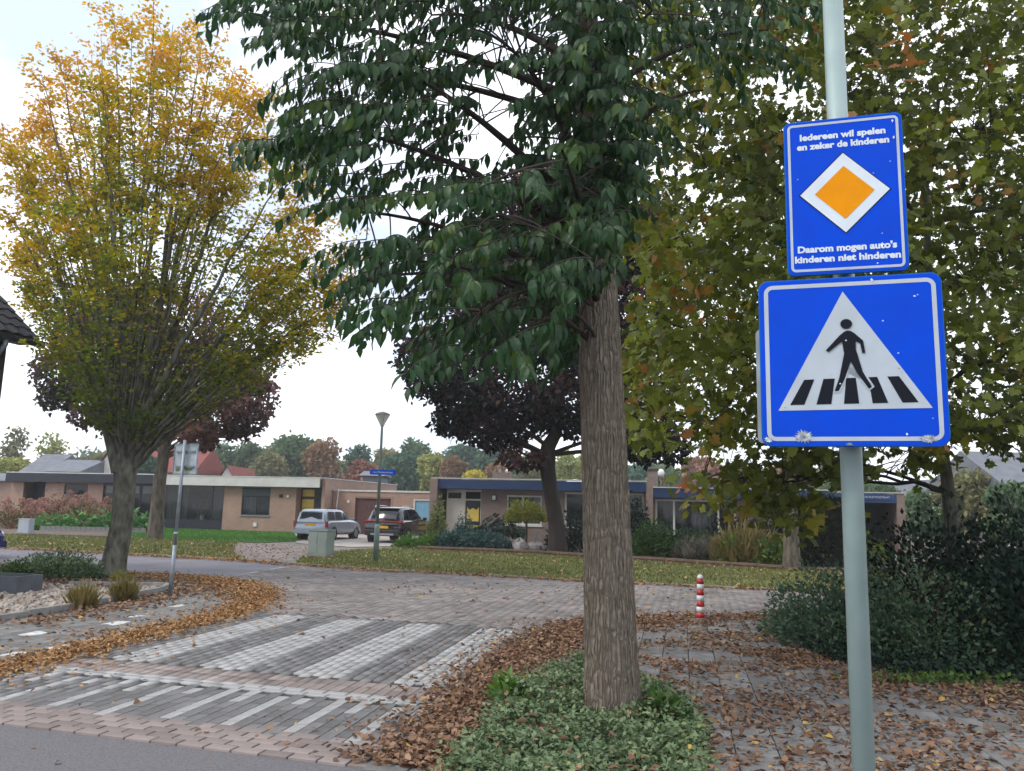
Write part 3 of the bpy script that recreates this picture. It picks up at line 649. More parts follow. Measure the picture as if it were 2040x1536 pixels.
for zc in (2.04, 2.42, 2.68, 3.06):
    MB().lathe([(.0376, -.014), (.0415, -.014), (.0415, .014), (.0376, .014)], 28, (0, 0, zc)).build('clamp', 'galv', t)

cs = thing('crossing_sign', 'square blue pedestrian crossing sign with a walking figure in a white triangle', 'sign', (1.174, 2.744, 2.239), -.296)
plate(cs, .6, .6, .035, 'sign_blue', 'sign_edge', .02)
ringsheet(cs, 'border', .562, .562, .03, .0145, -.0024, 'sign_white')
def Q(x, y): return ((x - 880) / 1512 * .6, .3 - (y - 92) / 1362 * .6)
flat(cs, 'triangle', [Q(272, 1168), Q(1512, 1160), Q(840, 212)], -.0024, 'sign_white')
for q in ([(495, 922), (580, 920), (490, 1122), (372, 1123)], [(655, 918), (748, 917), (712, 1120), (590, 1122)], [(840, 915), (918, 914), (938, 1118), (815, 1119)], [(1020, 912), (1090, 911), (1168, 1116), (1045, 1118)], [(1170, 910), (1262, 909), (1405, 1114), (1280, 1116)]):
    flat(cs, 'zebra_bar', [Q(*p) for p in q], -.0036, 'sign_black')
flat(cs, 'leg_outline', [Q(*p) for p in [(860, 830), (905, 830), (985, 860), (1066, 988), (1022, 1020), (915, 880), (885, 810), (835, 935), (785, 1030), (734, 1030), (778, 905), (810, 840)]], -.0048, 'sign_white')
flat(cs, 'pedestrian_figure', [Q(*p) for p in [(840, 542), (868, 534), (895, 540), (920, 556), (990, 620), (1003, 718), (978, 720), (966, 642), (930, 622), (928, 690), (937, 720), (975, 865), (1045, 990), (1020, 1005), (932, 880), (883, 785), (825, 930), (775, 1018), (742, 1018), (785, 910), (832, 720), (818, 622), (705, 704), (682, 690), (800, 572)]], -.0060, 'sign_black')
hx, hz_ = Q(858, 480)
flat(cs, 'figure_head', [(hx + .0192 * math.cos(a * math.pi / 14), hz_ + .0175 * math.sin(a * math.pi / 14)) for a in range(28)], -.0060, 'sign_black')
def star(cx, cz, r, n, seed, squash=.8):
    r_ = random.Random(seed); out = []
    for i in range(n):
        a = 2 * math.pi * i / n; k = r * (r_.uniform(.75, 1.0) if i % 2 == 0 else r_.uniform(.45, .68)); out.append((cx + k * math.cos(a), cz + k * squash * math.sin(a)))
    return out
for (zx, zy, r, n, sd_) in ((478, 1375, .037, 34, 3), (1462, 1395, .035, 40, 8), (182, 1400, .018, 18, 4), (845, 1442, .014, 14, 9)):
    c = Q(zx, zy)
    flat(cs, 'scuff', [(p[0], max(p[1], -.296)) for p in star(c[0], c[1], r, n, sd_, .75 if n < 40 else .5)], -.0040, 'scuff')
for i, (zx, zy, r) in enumerate([(1415, 280, .005), (1440, 270, .003), (1155, 467, .004), (1265, 728, .004), (1505, 1240, .003), (1300, 1360, .005), (850, 614, .004), (715, 886, .003), (1265, 850, .004), (1285, 880, .004), (330, 1142, .004), (790, 960, .004), (1080, 130, .005)]):
    c = Q(zx, zy); flat(cs, 'chip', star(c[0], c[1], r, 9, i + 40, 1.4 if i in (5, 12) else .8), -.0066, 'text_white' if i not in (7, 8, 9, 10) else 'scuff')
for sx in (-.04, .04): MB().box(sx - .006, sx + .006, .021, .101, -.19, -.17).build('bracket', 'galv', cs)

ps = thing('priority_sign', 'tall blue sign with white lettering around a yellow priority diamond', 'sign', (1.203, 2.803, 2.871), -.285)
plate(ps, .41, .6, .024, 'sign_blue', 'sign_edge', .014)
ringsheet(ps, 'border', .384, .574, .018, .0095, -.0024, 'sign_white')
def dia(k): return [(k, 0), (0, k), (-k, 0), (0, -k)]
dz = .006
for nm_, k, y, m_ in (('diamond_edge', .158, -.0024, 'sign_black'), ('diamond_rim', .153, -.0036, 'text_white'), ('diamond_centre', .102, -.0048, 'sign_yellow')):
    flat(ps, nm_, [(p[0], p[1] + dz) for p in dia(k)], y, m_)
lettering(ps, 'Iedereen wil spelen', .034, 0, .232, -.0026, 'text_white', .296, .0015)
lettering(ps, 'en zeker de kinderen', .034, 0, .195, -.0026, 'text_white', .318, .0015)
lettering(ps, "Daarom mogen auto's", .034, 0, -.204, -.0026, 'text_white', .335, .0015)
lettering(ps, 'kinderen niet hinderen', .034, 0, -.242, -.0026, 'text_white', .357, .0015)
for i, (x, z, r) in enumerate([(.172, .265, .004), (.174, .20, .004), (.158, .11, .003), (-.05, .25, .002), (-.16, .07, .003), (.12, -.16, .003), (.10, -.27, .004), (.10, .07, .004)]):
    flat(ps, 'chip', star(x, z, r, 8, i + 70, 2.2 if i < 2 else .9), -.0056, 'text_white' if i != 7 else 'scuff')
for sx in (-.04, .04): MB().box(sx - .006, sx + .006, .015, .05, -.01, .01).build('bracket', 'galv', ps)
rs = thing('rear_sign', 'pale edge of a second plate mounted behind the crossing sign', 'sign', (1.174, 2.744, 2.239), -.296)
MB().prism_y([(p[0] - .012, p[1] - .05) for p in rrect(.6, .44, .02)], .215, .229).build('plate', 'sign_back', rs)
MB().prism_y([(p[0] - .012, p[1] - .05) for p in rrect(.56, .40, .015)], .2300, .2305).build('face', 'sign_white', rs)
MB().box(-.03, .03, .188, .214, -.08, -.06).build('bracket', 'galv', rs)

# ------------------------------------------------------------------ bollard
p = G(1396, 1238)
t = thing('bollard', 'short red and white striped bollard standing on the leafy footpath', 'bollard', (p[0], p[1], .02))
MB().lathe([(.075, 0), (.075, .03), (.066, .035)], 20).build('base', 'kerb', t)
zz = .035; hb_ = .088
for i in range(7):
    r0, r1 = .067 - .0022 * i, .067 - .0022 * (i + 1)
    MB().lathe([(r0, zz), (r1, zz + hb_ - .001)], 24).build('band', 'red' if i % 2 == 0 else 'white', t, smooth=True); zz += hb_
MB().lathe([(.0515, zz), (.051, zz + .012), (.046, zz + .035), (.032, zz + .052), (.014, zz + .06), (0, zz + .062)], 24).build('cap', 'white', t, smooth=True)

# ------------------------------------------------------------------ street lamp with the street name
p = G(748, 1121); LX, LY = p[0], p[1]
t = thing('street_lamp', 'slim grey green street lamp with a cone shaped head on the far verge', 'street lamp', (LX, LY, .03))
MB().lathe([(.085, 0), (.085, 1.0), (.075, 1.06), (.055, 1.12)], 18).build('base', 'lamp_pole', t, smooth=True)
MB().lathe([(.052, 1.10), (.040, 4.05), (.035, 4.12)], 16).build('pole', 'lamp_pole', t, smooth=True)
h = MB().lathe([(.045, 4.08), (.06, 4.16), (.20, 4.43), (.225, 4.46)], 24).build('lantern', 'lamp_glass', t, smooth=True)
MB().lathe([(.235, 4.46), (.235, 4.475), (.20, 4.51), (.10, 4.55), (.03, 4.57), (0, 4.572)], 24).build('cap', 'lamp_cap', h, smooth=True)
for k in range(4):
    a = k * math.pi / 2 + .4; MB().tube([(.05 * math.cos(a), .05 * math.sin(a), 4.12), (.228 * math.cos(a), .228 * math.sin(a), 4.455)], .006, 6).build('rib', 'lamp_pole', h)
MB().box(-.02, .02, -.0865, -.0855, .35, .65).build('hatch', 'lamp_cap', t)
sg = thing('street_name_sign', 'small blue street name plate clamped to the slim street lamp', 'sign', (LX, LY - .065, 2.72), -.05)
MB().prism_y([(p[0] + .10, p[1]) for p in rrect(.80, .15, .03)], 0, .01).build('plate', 'sign_edge', sg)
flat(sg, 'face', [(p[0] + .10, p[1]) for p in rrect(.76, .115, .02)], -.0012, 'sign_blue')
lettering(sg, 'van Plettenstraat', .085, .10, .0, -.003, 'sign_white', .62, .001)
MB().box(-.05, .05, .0105, .03, -.03, .03).build('clamp', 'galv', sg)

# ------------------------------------------------------------------ sign seen from behind, on the left
p = G(338, 1191)
t = thing('sign_post', 'leaning grey galvanised post at the corner garden edge', 'sign post', (p[0], p[1], .02))
d_ = W(366, 905, p[1]) - np.array([p[0], p[1], 0]); lean = d_[0] / d_[2]
MB().tube([(0, 0, 0), (lean * .9, 0, .9)], .036, 14).build('foot', 'galv', t, smooth=True)
MB().tube([(lean * .9, 0, .9), (lean * 2.78, 0, 2.78)], .029, 14).build('pole', 'galv', t, smooth=True)
MB().lathe([(.037, 1.1), (.037, 1.13)], 14, (lean * 1.1, 0, 0)).build('collar', 'sign_white', t)
zc = 2.46; xc = p[0] + lean * zc
bs = thing('sign_plate_back', 'bare back of a square sign with green algae on the leaning post', 'sign', (xc + .02, p[1] + .06, zc), -.30)
MB().prism_y(rrect(.52, .56, .03), 0, .012).build('plate', 'sign_back', bs)
for w_, a0, a1 in (('l', -.26, -.245), ('r', .245, .26)): MB().box(a0, a1, -.012, -.0005, -.25, .25).build('flange', 'galv', bs)
for a0 in (-.28, .262): MB().box(-.24, .24, -.012, -.0005, a0, a0 + .018).build('flange', 'galv', bs)
for zz in (-.14, .14): MB().box(-.2, .2, -.022, -.0005, zz - .015, zz + .015).build('rail', 'galv', bs)
flat(bs, 'algae', star(.08, -.17, .13, 22, 5, .55), -.0012, 'moss'); flat(bs, 'algae', star(-.15, -.20, .08, 18, 6, .5), -.0012, 'moss')

# ------------------------------------------------------------------ cabinets, planter
p = G(612, 1111)
t = thing('utility_cabinet', 'grey green electricity cabinet with sloping lid before the silver estate car', 'cabinet', (p[0], p[1], .03), math.radians(-30))
MB().box(-.03, .83, -.03, .38, 0, .10).build('plinth', 'kerb', t)
MB().box(0, .80, 0, .35, .10, .82).build('body', 'cab', t, bevel=.01)
MB().prism_y([(-.02, .825), (.82, .825), (.82, .90), (.3, .87), (-.02, .84)], -.02, .37).build('lid', 'cab', t)
for s0, s1 in ((.02, .395), (.405, .78)):
    d = MB().box(s0, s1, -.008, -.001, .13, .80).build('door', 'cab', t); MB().box(s1 - .05, s1 - .03, -.018, -.0085, .42, .52).build('handle', 'galv', d)
p = G(34, 1064)
t = thing('utility_cabinet', 'small pale grey cabinet standing before the pink hydrangeas', 'cabinet', (p[0], p[1], .03), math.radians(-8))
MB().box(0, .56, 0, .35, 0, .64).build('body', 'cab2', t, bevel=.01)
MB().box(-.015, .575, -.015, .365, .642, .68).build('lid', 'cab2', t, bevel=.006)
MB().box(.03, .53, -.008, -.001, .05, .60).build('door', 'cab2', t)
p = G(30, 1188)
t = thing('planter', 'dark grey concrete planter box on the stone chippings at the edge', 'planter', (p[0], p[1], .03), math.radians(-12))
m_ = MB()
m_.box(-2.0, 0, 0, .05, 0, .30).box(-2.0, 0, .55, .60, 0, .30).box(-2.0, -1.95, .0505, .5495, 0, .30).box(-.05, 0, .0505, .5495, 0, .30)
m_.build('wall', 'concrete_dark', t); MB().box(-1.949, -.051, .051, .549, .05, .26).build('soil', 'soil', t)

# ------------------------------------------------------------------ bungalows
def hole_wall(parent, s0, s1, z0, z1, holes, y, material, name='wall', rev=.14):
    xs = sorted({s0, s1, *[h[0] for h in holes], *[h[1] for h in holes]}); zs = sorted({z0, z1, *[h[2] for h in holes], *[h[3] for h in holes]})
    m_ = MB()
    for a, b in zip(xs, xs[1:]):
        for c, d in zip(zs, zs[1:]):
            mx_, mz = (a + b) / 2, (c + d) / 2
            if any(h[0] < mx_ < h[1] and h[2] < mz < h[3] for h in holes): continue
            m_.add([(a, y, c), (b, y, c), (b, y, d), (a, y, d)], [(0, 1, 2, 3)])
    for h in holes:
        a, b, c, d = h; v = [(a, y, c), (b, y, c), (b, y, d), (a, y, d)]; w = [(q[0], y + rev, q[2]) for q in v]
        m_.add(v + w, [(0, 4, 5, 1), (1, 5, 6, 2), (2, 6, 7, 3), (3, 7, 4, 0)])
    return m_.build(name, material, parent)
def window(parent, s0, s1, z0, z1, y, fmat, mull=(), bars=(), fw_=.06, sill=True, curtains=(), smat='coping', cmat='curtain'):
    m_ = MB(); y0, y1 = y + .05, y + .10
    m_.box(s0, s1, y0, y1, z0, z0 + fw_).box(s0, s1, y0, y1, z1 - fw_, z1).box(s0, s0 + fw_, y0, y1, z0 + fw_, z1 - fw_).box(s1 - fw_, s1, y0, y1, z0 + fw_, z1 - fw_)
    for q in mull: m_.box(q - fw_ / 2, q + fw_ / 2, y0 - .003, y1 - .003, z0 + fw_, z1 - fw_)
    f = m_.build('window', fmat, parent)
    ed = [s0 + fw_ / 2, *mull, s1 - fw_ / 2]
    for a, b in zip(ed, ed[1:]):
        MB().add([(a, y0 + .025, z0 + .02), (b, y0 + .025, z0 + .02), (b, y0 + .025, z1 - .02), (a, y0 + .025, z1 - .02)], [(0, 1, 2, 3)]).build('pane', 'glass', f)
    if sill: MB().box(s0 - .05, s1 + .05, y - .06, y + .049, z0 - .07, z0 - .005).build('sill', smat, f)
    for a, b, c, d in curtains:
        n = max(4, int((b - a) / .05)); vs = []
        for i in range(n + 1):
            x = a + (b - a) * i / n; yy = y + .30 + .03 * math.sin(i * 2.1) + .01 * math.sin(i * 5.3); vs += [(x, yy, c), (x, yy, d)]
        MB().add(vs, [(2 * i, 2 * i + 2, 2 * i + 3, 2 * i + 1) for i in range(n)]).build('curtain', cmat, f)
    return f
HR = math.radians(-13)
h1 = thing('bungalow', 'low pinkish brick bungalow with white and black roof edge left of the driveway', 'house', (*O1, 0), HR)
holes = [(-3.5, -1.65, .98, 2.60), (-8.85, -4.70, .0, 2.69), (-13.15, -9.6, .0, 2.69), (-16.0, -14.25, 1.94, 2.62), (-19.05, -17.4, 0, 2.69)]
hole_wall(h1, -20.0, -.12, 0, 2.7, holes, 0, 'wallA')
m_ = MB().box(-20.0, -19.8, .16, 11, 0, 2.7).box(1.64, 1.85, -.02, 11.5, 0, 3.2).box(-19.8, 1.6, 10.8, 11, 0, 2.7).box(-.12, .02, -.0, .62, 0, 2.69)
m_.build('side_wall', 'wallA', h1)
MB().box(1.60, 1.89, -.06, 11.54, 3.201, 3.25).build('coping', 'coping', h1)
MB().box(-19.8, 1.6, .3, 10.8, -.02, .0).build('floor_slab', 'interior', h1)
MB().box(-19.78, 1.58, 5.0, 5.1, 0.01, 2.69).build('inner_wall', 'interior', h1)
MB().box(-20.05, 1.63, -.30, 11, 2.72, 3.10).build('roof', 'roofing', h1)
MB().box(-20.1, -9.3, -.42, -.31, 2.70, 3.24).build('fascia', 'fascia_black', h1)
MB().box(-9.299, 1.639, -.42, -.31, 2.66, 3.20).build('fascia', 'fascia_white', h1)
MB().box(-20.1, -9.3, -.44, 0, 3.241, 3.30).build('roof_trim', 'coping', h1); MB().box(-9.299, 1.639, -.44, 0, 3.201, 3.25).build('roof_trim', 'coping', h1)
f = window(h1, -3.5, -1.65, .98, 2.10, 0, 'frame_dark', (-2.55,), curtains=[(-3.4, -2.6, 1.0, 2.08)], smat='zinc', cmat='curtain_grey')
m_ = MB()
for k in range(9): m_.box(-3.48, -1.67, .045, .06, 2.12 + k * .04, 2.155 + k * .04)
m_.build('shutter', 'shutter', h1); MB().box(-3.5, -1.65, -.02, .09, 2.48, 2.60).build('shutter_box', 'fascia_black', h1)
f = window(h1, -8.85, -4.70, .56, 2.69, 0, 'frame_dark', (-7.6, -5.5), sill=False, curtains=[(-8.75, -7.3, .6, 2.65), (-5.7, -4.8, .6, 2.65)], cmat='curtain_grey')
for k in range(4): MB().box(-8.84 + k * 1.035, -7.815 + k * 1.035, .05, .10, 0.01, .555).build('door_panel', 'fascia_black', h1)
f = window(h1, -13.15, -9.6, .0, 2.69, 0, 'frame_dark', (-12.3, -11.4, -10.5), sill=False, fw_=.09)
for k in range(4): MB().box(-13.0 + k * .88, -12.4 + k * .88, .11, .12, 2.1, 2.55).build('blind', 'curtain', f)
window(h1, -16.0, -14.25, 1.94, 2.62, 0, 'frame_dark', (), smat='zinc')
MB().box(-19.04, -17.41, .9, 1.0, 0, 2.69).build('porch_door', 'fascia_black', h1)
# entrance recess: yellow door and stone cladding
MB().box(-.1, 1.0, .62, .68, 0, 2.68).build('door_frame', 'garage_brown', h1)
for z0_, z1_ in ((2.15, 2.55), (.9, 1.98)): MB().box(.12, .86, .60, .618, z0_, z1_).build('door_pane', 'yellow', h1)
MB().box(1.0, 1.64, .58, .66, 0, 2.68).build('stone_cladding', 'stone_dark', h1)
for (s_, z_, m2, w_) in ((-.95, 2.14, 'plastic', .10), (-.5, 2.12, 'white', .07), (-2.5, .43, 'white', .11)):
    MB().box(s_ - w_, s_ + w_, -.06, -.002, z_ - w_, z_ + w_).build('wall_light' if z_ > 1 else 'vent', m2, h1, bevel=.01)
lfp = rng.normal(size=(160, 3)) * [.28, .18, .4] + [-6.4, .55, 1.35]
V, F, r = scatter(T_SIMPLE, lfp, basis(rand_dirs(160), rand_dirs(160)), rng.uniform(.12, .22, 160), rng.uniform(0, 1, 160))
hp = thing('houseplant', 'leafy houseplant behind the wide window of the pinkish bungalow', 'plant', (*HL(O1, -6.4, .55), .0), HR)
V = V - np.array([-6.4, .55, 0])
np_mesh('foliage', V, F, 'lf_green', hp, r, world=False)
MB().lathe([(.12, .56), (.16, .9), (.14, .9), (.1, .8)], 12).build('pot', 'white', hp); MB().box(-.5, .5, -.12, .15, 0, .555).build('stand', 'interior', hp)

gr = thing('garage', 'low brick double garage with brown and pale blue doors between the bungalows', 'garage', HL(O1, 1.9, 1.0) + (0,), HR)
hole_wall(gr, .0, 6.85, 0, 2.5, [(1.42, 3.66, 0, 2.12), (5.0, 6.6, 0, 2.16)], 0, 'wallA')
MB().box(-.02, 6.9, .15, 7, 2.4, 2.52).build('roof', 'roofing', gr); MB().box(-.02, 6.9, -.05, .14, 2.501, 2.60).build('coping', 'coping', gr)
MB().box(6.66, 6.85, .16, 7, 0, 2.39).build('side_wall', 'wallA', gr)
d = MB().box(1.42, 3.66, .10, .13, 0, 2.12).build('garage_door', 'garage_brown', gr)
m_ = MB()
for k in range(12): m_.box(1.43 + k * .186, 1.43 + k * .186 + .18, .088, .099, .04, 2.08)
m_.build('board_face', 'garage_brown', d); MB().box(2.5, 2.6, .06, .087, 1.0, 1.04).build('handle', 'galv', d)
MB().box(1.34, 1.419, -.03, .05, 0, 2.2).box(3.661, 3.74, -.03, .05, 0, 2.2).box(1.34, 3.74, -.03, .05, 2.2005, 2.26).build('door_frame', 'wallA', gr)
d = MB().box(5.12, 6.30, .09, .13, 0, 2.05).build('garage_door', 'garage_blue', gr)
for k in range(6): MB().box(5.13 + k * .195, 5.315 + k * .195, .075, .089, .05, 2.03).build('plank', 'garage_blue', d)
MB().box(5.0, 5.119, .02, .13, 0, 2.16).box(6.301, 6.6, .02, .13, 0, 2.16).box(5.1195, 6.3005, .02, .13, 2.055, 2.16).build('door_frame', 'panel_white', gr)
MB().box(.93, 1.07, -.07, -.002, 1.82, 1.98).build('wall_light', 'white', gr, bevel=.015)
MB().tube([(.36, -.06, 2.62), (.36, -.10, 2.45), (.22, -.06, .9), (.2, -.06, .05)], .04, 10).build('downpipe', 'coping', gr, smooth=True)

h2 = thing('bungalow', 'low brown brick bungalow with navy roof edge behind the conifers', 'house', (*O2, 0), HR)
hole_wall(h2, -.04, 10.62, 0, 2.7, [(-.03, 1.90, .0, 2.69), (3.3, 5.2, .88, 2.42), (6.4, 10.5, .85, 2.64)], 0, 'wallB')
hole_wall(h2, 10.97, 19.2, 0, 2.42, [(11.05, 15.0, .27, 2.38)], .02, 'wallB')
MB().box(-.74, -.34, -.75, 9.5, 0, 3.22).build('pier', 'wallB', h2); MB().box(10.622, 10.968, -.55, 9.5, 0, 3.06).build('pier', 'wallB', h2)
MB().box(-.33, 10.6, 9.3, 9.5, 0, 2.7).box(11, 19.2, 9.3, 9.5, 0, 2.4).box(19.0, 19.2, .1, 9.3, 0, 2.4).build('side_wall', 'wallB', h2)
MB().box(-.33, 10.61, 4.6, 4.7, 0.01, 2.69).box(10.98, 18.99, 4.6, 4.7, 0.01, 2.4).build('inner_wall', 'interior', h2)
MB().box(-.335, 10.618, -.45, 9.45, 2.72, 3.1).build('roof', 'roofing', h2); MB().box(10.972, 19.3, -.45, 9.45, 2.45, 2.85).build('roof', 'roofing', h2)
MB().box(-.338, 10.619, -.58, -.46, 2.70, 3.17).build('fascia', 'fascia_navy', h2); MB().box(10.971, 19.3, -.50, -.46, 2.44, 2.93).build('fascia', 'fascia_navy', h2)
MB().box(-.76, 10.64, -.60, -.1, 3.221, 3.27).build('roof_trim', 'coping', h2); MB().box(10.971, 19.3, -.54, -.1, 2.931, 2.98).build('roof_trim', 'coping', h2)
# front door bay
MB().box(-.03, .98, .05, .10, 0, 2.68).box(.981, 1.90, .05, .10, 2.56, 2.68).box(.981, 1.02, .05, .10, 0, 2.555).box(1.86, 1.90, .05, .10, 0, 2.555).box(1.021, 1.859, .05, .10, 2.10, 2.18).build('door_bay', 'panel_white', h2)
MB().box(.05, .78, .035, .049, 2.19, 2.50).build('transom_pane', 'glass', h2); MB().box(1.021, 1.859, .06, .07, 2.19, 2.55).build('transom_pane', 'glass', h2)
d = MB().box(1.03, 1.85, .06, .10, 0.02, 2.09).build('door', 'frame_dark', h2)
wavy = [(1.12, 1.0), (1.78, 1.0)] + [(1.78 - .66 * i / 12, 1.66 + .05 * math.cos(i * math.pi / 3) + (.06 if i in (0, 12) else 0)) for i in range(13)]
MB().prism_y(wavy, .045, .059).build('door_pane', 'yellow', d); MB().box(1.12, 1.78, .045, .059, .2, .80).build('door_pane', 'yellow', d)
MB().box(1.75, 1.80, .02, .044, .86, .90).build('handle', 'chrome', d)
MB().box(2.52, 2.74, -.14, -.002, 2.12, 2.42).build('wall_light', 'plastic', h2); MB().box(2.545, 2.715, -.15, -.1405, 2.16, 2.38).build('wall_light_glass', 'lamp_glass', h2)
window(h2, 3.3, 5.2, .88, 2.42, 0, 'frame_white', (4.18,), fw_=.085, curtains=[(3.4, 4.1, .9, 2.38), (4.3, 5.1, .9, 2.38)], smat='frame_white')
window(h2, 6.4, 10.5, .85, 2.64, 0, 'frame_white', (7.9, 9.2), fw_=.10, curtains=[(9.4, 10.4, .9, 2.55)], smat='frame_white')
window(h2, 11.05, 15.0, .27, 2.38, .02, 'frame_white', (11.98, 14.15), fw_=.10, curtains=[(11.2, 11.9, .35, 2.3), (12.9, 14.0, .35, 2.3)], smat='frame_white', cmat='curtain_grey')
c = MB().box(1.6, 2.6, 3.5, 4.2, 3.1, 3.78).build('chimney', 'wallB', h2); MB().tube([(1.95, 3.85, 3.78), (1.95, 3.85, 4.02)], .08, 10).build('flue', 'galv', c); MB().lathe([(.13, 3.785), (.16, 3.9), (.05, 4.0), (0, 4.01)], 12, (2.42, 3.85, 0)).build('cowl', 'white', c)
c = MB().box(10.45, 11.0, 3.4, 4.1, 2.86, 4.0).build('chimney', 'wallB', h2); MB().box(10.4, 11.05, 3.35, 4.15, 4.001, 4.10).build('chimney_cap', 'roofing', c)
MB().lathe([(.55, 3.1), (.5, 3.26), (.3, 3.36), (0, 3.4)], 16, (6.6, 2.2, 0)).build('skylight', 'lamp_glass', h2, smooth=True)
cp = thing('carport', 'dark open carport with navy roof edge behind the right hedge', 'carport', HL(O2, 19.4, 0) + (0,), HR)
MB().box(2.9, 3.25, -.5, 4, 0, 2.86).build('pier', 'wallB', cp); MB().box(0, .25, -.2, 4, 0, 2.4).build('pier', 'wallB', cp)
MB().box(0, 2.89, -.4, 4, 2.42, 2.78).build('roof', 'roofing', cp); MB().box(-.02, 2.898, -.52, -.41, 2.40, 2.80).build('fascia', 'fascia_navy', cp); MB().box(-.02, 3.27, -.54, -.1, 2.861, 2.90).build('roof_trim', 'coping', cp)
MB().box(.26, 2.89, 3.7, 3.8, 0, 2.41).build('back_wall', 'frame_dark', cp)
sg = thing('street_name_sign', 'dark blue street name plate on the roof edge of the carport', 'sign', HL(O2, 19.4 + 2.0, -.56) + (2.66,), HR)
MB().prism_y(rrect(1.5, .22, .02), 0, .012).build('plate', 'sign_edge', sg); flat(sg, 'face', rrect(1.46, .19, .015), -.0012, 'fascia_navy'); lettering(sg, 'VAN PLETTENSTRAAT', .12, 0, 0, -.003, 'sign_white', 1.2, .001)
p = W(1317, 943, 62)
t = thing('globe_lamp', 'white globe lamp on a dark post rising behind the bungalow roof', 'street lamp', (p[0], p[1], 0))
MB().lathe([(.06, 0), (.05, p[2] - .25)], 10).build('pole', 'lamp_cap', t); MB().lathe([(.10, -.3), (.24, -.12), (.27, .05), (.2, .24), (.08, .33), (0, .34)], 16, (0, 0, p[2])).build('globe', 'lamp_glass', t, smooth=True)

# ------------------------------------------------------------------ tall house at the left edge
e = W(82, 681, 17.5)                          # far end of the eave
HA = math.atan2(-.30, .954)                   # its side runs away from the viewer
lh = thing('brick_house', 'dark brick house corner with tiled roof and gutter at the left edge', 'house', (e[0], e[1], 0), -.30)
EZ = e[2]                                     # local: x to the right, y away from the viewer; the eave runs along -y from 0
MB().box(-7.6, -.62, -9, -.30, 0, EZ + .05).build('wall', 'wallC', lh)
pitch = math.radians(40)
MB().add([(-.05, 0, EZ), (-.05, -9.5, EZ), (-4.1, -9.5, EZ + 4.05 * math.tan(pitch)), (-4.1, 0, EZ + 4.05 * math.tan(pitch)), (-8.2, 0, EZ), (-8.2, -9.5, EZ)],
         [(0, 1, 2, 3), (3, 2, 5, 4)]).build('roof', 'roofing', lh)
MB().add([(-.62, -.30, EZ), (-7.6, -.30, EZ), (-4.1, -.30, EZ + 3.4 * math.tan(pitch))], [(0, 1, 2)]).build('gable', 'wallC', lh)
tv = []
for i in range(7):
    a = i / 6; tv.append((a * .31 - .155, .022 * math.sin(a * 2 * math.pi)))
tm = bpy.data.meshes.new('roof_tile'); tvv = [(0, p_[0], p_[1]) for p_ in tv] + [(-.40, p_[0], p_[1] - .03) for p_ in tv] + [(0, p_[0], p_[1] - .03) for p_ in tv]
tm.from_pydata(tvv, [], [(i, i + 1, 8 + i, 7 + i) for i in range(6)] + [(14 + i, 15 + i, 1 + i, i) for i in range(6)])
at_ = tm.attributes.new('rnd', 'FLOAT', 'FACE'); at_.data.foreach_set('value', np.full(12, .5, np.float32)); tm.materials.append(M['tile_roof'])
for r_ in range(9):
    for c_ in range(17):
        o = link('roof_tile', tm, lh); dd = .02 + r_ * .34
        o.location = (-.03 - dd * math.cos(pitch), -.155 - c_ * .30, EZ + .065 + dd * math.sin(pitch) + random.uniform(-.004, .004)); o.rotation_euler = (0, pitch, 0)
MB().box(-.60, -.09, -9.4, -.01, EZ - .06, EZ - .02).build('soffit', 'frame_dark', lh)
m_ = MB(); gp = [(-.02, -.02), (-.02, -.11), (.02, -.14), (.09, -.14), (.13, -.11), (.13, -.01)]
MB().add([(x, 0, EZ + z) for x, z in gp] + [(x, -9.5, EZ + z) for x, z in gp], [(i, i + 1, 7 + i, 6 + i) for i in range(5)] + [tuple(range(6))]).build('gutter', 'plastic', lh)
MB().tube([(.05, -.9, EZ - .14), (.05, -.9, EZ - .24), (-.1, -.9, EZ - .42), (-.48, -.95, EZ - .75), (-.56, -.95, EZ - .9), (-.56, -.95, .1)], .05, 12).build('downpipe', 'zinc', lh, smooth=True)

# ------------------------------------------------------------------ houses far behind
def gable_house(name, label, x0, x1, Y, ze, zr, wallm, roofm, rz=0.0, depth=8, front_gable=True, win=True):
    a, b = W(x0, 1000, Y)[0], W(x1, 1000, Y)[0]; w = b - a
    t_ = thing(name, label, 'house', ((a + b) / 2, Y, 0), rz, 'houses behind the bungalows'); h_ = w / 2
    if front_gable:
        MB().prism_y([(-h_, 0), (h_, 0), (h_, ze), (0, zr), (-h_, ze)], 0, depth).build('wall', wallm, t_)
        MB().add([(-h_ - .3, -.3, ze - .2), (0, -.3, zr + .12), (0, depth + .3, zr + .12), (-h_ - .3, depth + .3, ze - .2), (h_ + .3, -.3, ze - .2), (h_ + .3, depth + .3, ze - .2)], [(0, 1, 2, 3), (1, 4, 5, 2)]).build('roof', roofm, t_)
    else:
        MB().box(-h_, h_, 0, depth, 0, ze).build('wall', wallm, t_)
        MB().add([(-h_ - .3, -.4, ze - .1), (h_ + .3, -.4, ze - .1), (h_ + .3, depth / 2, zr), (-h_ - .3, depth / 2, zr), (-h_ - .3, depth + .4, ze - .1), (h_ + .3, depth + .4, ze - .1)], [(0, 1, 2, 3), (3, 2, 5, 4), (0, 3, 4), (1, 5, 2)]).build('roof', roofm, t_)
    if win:
        f_ = MB().box(-h_ * .35, h_ * .35, -.04, -.005, ze * .55, ze * .55 + 1.2).build('window', 'frame_dark', t_); MB().box(-h_ * .3, h_ * .3, -.05, -.041, ze * .55 + .1, ze * .55 + 1.1).build('pane', 'glass', f_)
    return t_
gable_house('far_house', 'white gabled house rising behind the black edged bungalow', 172, 272, 78, 3.4, 7.3, 'render_white', 'roof_red', 0, 9)
